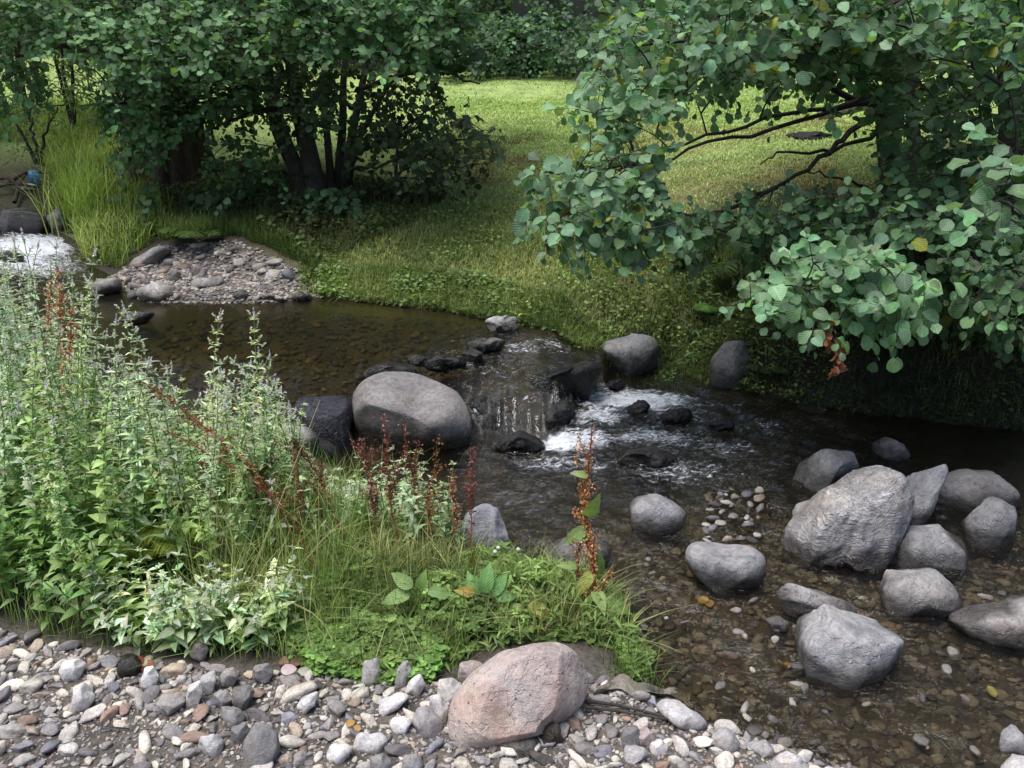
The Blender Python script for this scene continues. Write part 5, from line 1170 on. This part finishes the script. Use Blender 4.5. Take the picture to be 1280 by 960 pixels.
# big dock leaves on the spit
def rosette(u, v, lf, label, name='dock_rosette'):
    b = gp(u, v); t = empty(name, b, label, 'plant')
    for (du, dv, sz, yd, zd, c) in lf:
        sz = sz * .74; c = tuple(np.array(c) * (1.05, .92, 1.2)); B = Batch(); p = np.array([du, 0, dv]); B.add(T_DOCK, p[None], np.array([yd], float), np.array([zd], float), sz, np.array([c]), 1.35)
        link('leaf', B.mesh('leaf', M_LEAF), t); link('leaf_stalk', tubes('leaf_stalk', [(np.array([[0, 0, -.02], p * .5, p]), [.003, .0025, .002], 5)], M_MINT, col=np.array([.2, .3, .08])), t)
    return t
rosette(525, 770, [(-.03, .09, .13, (-.9, -.3, .05), (-.1, -.6, .9), (.19, .34, .09)), (-.02, .12, .12, (-.8, .2, .35), (-.1, -.9, .5), (.2, .35, .10)), (.03, .10, .10, (.9, -.2, .15), (0, -.6, .9), (.18, .32, .09)), (0, .11, .09, (.3, -.2, .9), (0, -.9, .2), (.2, .36, .08))], 'young dock with broad bright leaves on the spit')
rosette(605, 765, [(0, .08, .13, (.2, .1, .9), (0, -1, .2), (.16, .36, .09)), (.02, .07, .12, (.6, .1, .7), (0, -1, .4), (.17, .38, .10)), (-.02, .07, .11, (-.4, 0, .9), (0, -1, .3), (.19, .40, .10)), (-.03, .08, .09, (-.5, -.3, .3), (0, -.7, .6), (.45, .36, .08)), (.04, .06, .10, (.9, -.2, .3), (0, -.7, .8), (.16, .34, .09))], 'dock seedling with upright pale leaves and one yellowed leaf')
rosette(660, 775, [(.0, .06, .12, (.9, -.3, -.05), (0, -.5, 1), (.42, .42, .09)), (-.02, .05, .10, (-.8, -.2, .1), (0, -.5, 1), (.22, .36, .09))], 'dock with yellowing spotted leaf over the bare soil')
def fern(u, v, L, label, c=(.10, .19, .04), fr=6, aim=None, up=.9):
    b = gp(u, v); t = empty('fern', b, label, 'fern')
    for k in range(fr):
        a = (aim if aim is not None else 0) + rng.uniform(-1.4, 1.4) - math.pi / 2; l = L * rng.uniform(.7, 1.1); d = np.array([math.cos(a), math.sin(a), 0])
        s = np.linspace(0, 1, 16)[:, None]; q = d * s * l * .8 + np.array([0, 0, 1]) * (up * l * (s - .75 * s * s)); tg = nrm(np.gradient(q, axis=0)); B = Batch(); sidev = nrm(np.cross(tg, [0, 0, 1]))
        for sg in (-1, 1):
            for h_ in (0, .5):
                pp = q[2:-1] + h_ * (q[3:] - q[2:-1]); n = len(pp); w = np.sin(np.linspace(.35, 3.0, n)) * l * .26 + .008
                B.add(T_LANCE, pp, sidev[2:-1] * sg + tg[2:-1] * .35 + rng.normal(0, .05, (n, 3)), np.cross(sidev, tg)[2:-1] + rng.normal(0, .1, (n, 3)), w, hue(c, n, .15), 1.2)
        link('frond', B.mesh('frond', M_LEAF), t)
        link('frond_stalk', tubes('frond_stalk', [(q, np.linspace(.003, .001, 16), 4)], M_MINT, col=np.array([.1, .12, .04])), t)
    return t
fern(925, 345, .45, 'arching fern in the dark gap under the overhanging alder', (.07, .12, .03), 8); fern(900, 392, .28, 'bright small fern at the shaded waterline', (.12, .24, .05), 6)
fern(850, 325, .3, 'fern at the grassy edge of the shade', (.07, .13, .035), 6); fern(250, 300, .35, 'fern on the shaded bank above the gravel bar', (.08, .13, .03), 6); fern(235, 292, .22, 'broad-leaved seedling fern beside the gravel bar', (.10, .2, .05), 5)
fern(1085, 430, .22, 'mossy fern tuft beneath the drooping branch', (.035, .055, .018), 6); fern(960, 465, .2, 'tiny fern between the two bank boulders', (.04, .07, .02), 5)
for u, v, lab in [(185, 700, 'yellow-green fern at the heart of the mint bed'), (215, 690, 'yellow fern beside the mint leaves'), (150, 640, 'tall lime fern deep in the mint'), (170, 690, 'lime fern low in the mint')]:
    fern(u, v, .24, lab, (.22, .28, .04), 6, up=1.6)
# dry straws bending out of the bed
for i, (u, v, pts) in enumerate([(60, 700, [(48, 660, -.1), (38, 720, -.15)]), (80, 700, [(66, 670, -.1), (60, 740, -.15)]), (85, 705, [(76, 668, -.1), (74, 760, -.12)]), (10, 700, [(25, 660, -.1), (4, 740, -.15)]),
                                 (300, 760, [(345, 640, 0), (400, 500, .1)]), (330, 780, [(390, 690, 0), (440, 640, 0)]), (400, 838, [(385, 790, 0), (378, 740, 0)]), (150, 640, [(120, 600, 0), (60, 540, .0)]), (170, 640, [(190, 560, 0), (178, 470, 0)]),
                                 (430, 830, [(395, 770, 0), (330, 740, 0)]), (250, 650, [(300, 560, 0), (335, 445, .1)])]):
    q = path_up(u, v, *pts); o = link('dry_stem', tubes('dry_stem', [(curve(q, 12) - q[0], np.linspace(.0022, .0008, 12), 5)], M_SEED, col=np.array([.46, .40, .24])), loc=q[0]); tag(o, 'bleached dry grass stem bending out of the mint bed', 'dry stem', 'dry stems in the mint bed')
# white clover heads
for u, v in [(623, 685), (648, 687), (619, 690)]:
    b = gp(u, v + 28); t = depth_of(b); tp = pd(u, v, t); o = empty('clover_flower', b, 'white clover flower on a thin stalk by the angular rock', 'flower', 'white clover flowers'); V, Fc = ico(2)
    link('flower_head', mesh_from('flower_head', V * .009 * (1 + .2 * fbm(V * 4, 2, 3))[:, None] + (tp - b), Fc, M_SEED, col=np.tile((.75, .75, .7), (len(V), 1))), o)
    link('stem', tubes('stem', [(curve([b * 0, (tp - b) * .5 + (.01, 0, 0), tp - b], 6), .0012, 4)], M_MINT, col=np.array([.15, .25, .06])), o)
# fallen leaves
for u, v, c, lab, s in [(1175 / 2.667, 0, 0, 0, 0)][:0] + [(116, 880, (.22, .11, .06), 'rusty fallen leaf in the leftmost pebbles', .04), (182, 832, (.22, .09, .05), 'brown leaf behind the upright white stone', .06), (362, 838, (.20, .12, .08), 'crumpled pinkish-brown leaves at the clover edge', .045),
                        (372, 845, (.55, .48, .42), 'pale curled leaf fragment at the clover edge', .05), (445, 912, (.38, .22, .08), 'small ochre leaf among the pebbles', .03), (885, 755, (.34, .22, .08), 'tan leaf stranded in the shallows', .05), (1232, 866, (.45, .42, .12), 'yellow leaf on a stone in the shallows', .04),
                        (672, 790, (.14, .08, .06), 'dark leaf on the bare soil', .05), (830, 470, (.2, .08, .05), 'reddish leaf by the black slab', .04), (978, 838, (.4, .2, .06), 'orange leaf in the riffle', .03)]:
    b = hit(u, v); B = Batch()
    for k in range(2): B.add(T_ALDER, (np.array([[0, 0, .02 + .01 * k]])), rand_unit(1) * (1, 1, .2), np.array([[0, -.5, 1.0]]) + rng.normal(0, .3, (1, 3)), s, hue(c, 1, .1), .8)
    tag(link('fallen_leaf', B.mesh('fallen_leaf', M_SEED), loc=b), lab, 'leaf')
# driftwood strip and sticks right of the pink boulder
def ribbon(pts, w, label, name, mat, z=.015, n=20):
    q = curve([hit(u, v) + (0, 0, z + dz) for u, v, dz in pts], n); b = q[0].copy(); V = []; 
    for i, c in enumerate(q):
        k = w * (.35 + .65 * math.sin(math.pi * (i + 2) / (n + 3))) 
        for j, s in enumerate(np.linspace(-1, 1, 7)): V.append(c - b + np.array([.25, .9, 0]) * s * k + np.array([0, 0, .012 * math.sin(s * 5 + i * .5) + .006 * math.sin(i * 1.3)]))
    return tag(link(name, mesh_from(name, V, grid_faces(7, n), mat), loc=b), label, 'driftwood')
ribbon([(742, 872, 0), (770, 864, .02), (800, 872, .02), (830, 872, .01), (862, 878, 0)], .028, 'weathered strip of bark draped over stones beside the pink boulder', 'bark_strip', M_DRY)
for pts, r, lab in [([(722, 885, .02), (780, 893, .02), (850, 908, .01)], .006, 'dark straight stick poking from under the pink boulder'), ([(728, 893, .02), (790, 900, .015), (870, 912, .01)], .005, 'second dark stick lying parallel below the first'),
                    ([(700, 790, .02), (640, 770, .03), (590, 762, .03)], .003, 'thin reddish runner lying across the bare soil')]:
    q = curve([hit(u, v) + (0, 0, dz + .01) for u, v, dz in pts], 12); tag(link('stick', tubes('stick', [(q - q[0], np.linspace(r, r * .6, 12), 8)], M_BARK if r > .004 else M_OLD), loc=q[0]), lab, 'stick')
# log and dark heap in the meadow, rubbish upstream
hp = hit(1010, 172); V, Fc = ico(4); V2 = V * (.17, .12, .05) * (1 + .7 * fbm(V * 2.2, 4, 5))[:, None]
o = link('soil_heap', mesh_from('soil_heap', V2, Fc, M_ROCK), loc=hp + (0, 0, .0)); o.color = (.012, .011, .013, 1); o["wet"] = -1.0; tag(o, 'low dark heap of earth in the meadow behind the branches', 'heap')
lg = hit(1050, 160); lo = empty('cut_log', lg + (0, 0, .12), 'pale cut log lying by the dark heap in the meadow', 'log')
q = np.array([[-.22, 0, .0], [-.1, 0, .02], [.05, .02, .05], [.25, .05, .09]]); link('log_body', tubes('log_body', [(q, [.05, .052, .05, .05], 12)], M_DRY), lo)
link('cut_end', mesh_from('cut_end', [(-.223, .05 * math.cos(a), .05 * math.sin(a)) for a in np.arange(12) / 12 * 6.2832], np.arange(12)[None], M_DRY), lo)
def plain(name, c, rough=.35):
    m, nt = new_mat(name); g = N(nt, 'ShaderNodeNewGeometry'); n = noise(nt, g.outputs['Position'], 30, 3); p = N(nt, 'ShaderNodeBsdfPrincipled', ins={'Roughness': rough}); nt.links.new(mix(nt, n, tuple(a * .6 for a in c), tuple(min(1, a * 1.3) for a in c)), p.inputs['Base Color']); out(nt, p.outputs[0]); return m
M_BLUE = plain('blue_plastic', (.12, .30, .5)); M_WHITE = plain('white_plastic', (.5, .45, .38))
def crumple(u, v, s, mat, lab, name):
    b = hit(u, v); V, Fc = ico(4); V2 = facet(V, 14, .45, .8, np.random.default_rng(3)) * (1 + .3 * fbm(V * 3, 3, 8))[:, None] * s; tag(link(name, mesh_from(name, V2, Fc, mat, False), loc=b + (0, 0, s[2] * .7)), lab, 'litter')
crumple(46, 232, (.055, .04, .09), M_BLUE, 'crumpled blue plastic bag on the upstream bank', 'plastic_bag'); crumple(38, 238, (.07, .04, .04), M_WHITE, 'dirty white plastic scrap beside the blue bag', 'plastic_scrap')
for i, (a, b_) in enumerate([((10, 240), (60, 228)), ((-20, 250), (50, 246)), ((20, 262), (40, 225)), ((0, 232), (30, 250))]):
    q = curve([hit(*a) + (0, 0, .06), (hit(*a) + hit(*b_)) / 2 + (0, 0, .12), hit(*b_) + (0, 0, .08)], 8); tag(link('branch', tubes('branch', [(q - q[0], np.linspace(.018, .008, 8), 7)], M_OLD), loc=q[0]), 'drift branch tangled on the upstream bank', 'branch', 'drift branches upstream')

# small driftwood twigs on the near gravel
for i in range(16):
    u, v = rng.uniform(20, 900), rng.uniform(850, 950)
    if 540 < u < 760: continue
    b = hit(u, max(v, 830 + (u - 400) * .1 if u > 400 else 830)); a = rng.uniform(0, 3.14); L = rng.uniform(.04, .11); d = np.array([math.cos(a), math.sin(a), 0])
    q = curve([[0, 0, .012], d * L * .5 + (rng.normal(0, .01), rng.normal(0, .01), .022), d * L + (0, 0, .014)], 8)
    tag(link('twig', tubes('twig', [(q, np.linspace(.0024, .0012, 8), 5)], M_BARK), loc=b), 'little dark twig washed onto the near gravel', 'twig', 'twigs on the near gravel')
# ------------------------------------------------------------------ light and render
world = bpy.data.worlds.new("World"); scene.world = world; world.use_nodes = True
nt = world.node_tree; nt.nodes.clear()
sky = nt.nodes.new('ShaderNodeTexSky'); sky.sky_type = 'NISHITA'; sky.sun_disc = False
SUN_EL, SUN_AZ = R(72), R(-104)          # azimuth from +Y, negative = towards -X
sky.sun_elevation = SUN_EL; sky.sun_rotation = SUN_AZ
sky.air_density = 1.0; sky.dust_density = 2.0; sky.ozone_density = 1.0
bg = nt.nodes.new('ShaderNodeBackground'); bg.inputs[1].default_value = .15
wo = nt.nodes.new('ShaderNodeOutputWorld'); nt.links.new(sky.outputs[0], bg.inputs[0]); nt.links.new(bg.outputs[0], wo.inputs[0])
sd_ = bpy.data.lights.new('sun', 'SUN'); sd_.energy = 5.0; sd_.angle = R(42); sd_.color = (1, .975, .945)
sun = bpy.data.objects.new('sun', sd_); C.objects.link(sun)
sv = Vector((math.sin(SUN_AZ) * math.cos(SUN_EL), math.cos(SUN_AZ) * math.cos(SUN_EL), math.sin(SUN_EL)))
sun.rotation_euler = sv.to_track_quat('Z', 'Y').to_euler(); sun.location = sv * 20
scene.view_settings.view_transform = 'Standard'; scene.view_settings.look = 'None'; scene.view_settings.exposure = 0
scene.render.engine = 'CYCLES'; scene.cycles.use_denoising = True
scene.cycles.max_bounces = 8; scene.cycles.transparent_max_bounces = 12; scene.cycles.diffuse_bounces = 6; scene.cycles.glossy_bounces = 3; scene.cycles.transmission_bounces = 4
scene.cycles.sample_clamp_indirect = 4; scene.cycles.caustics_reflective = False; scene.cycles.caustics_refractive = False
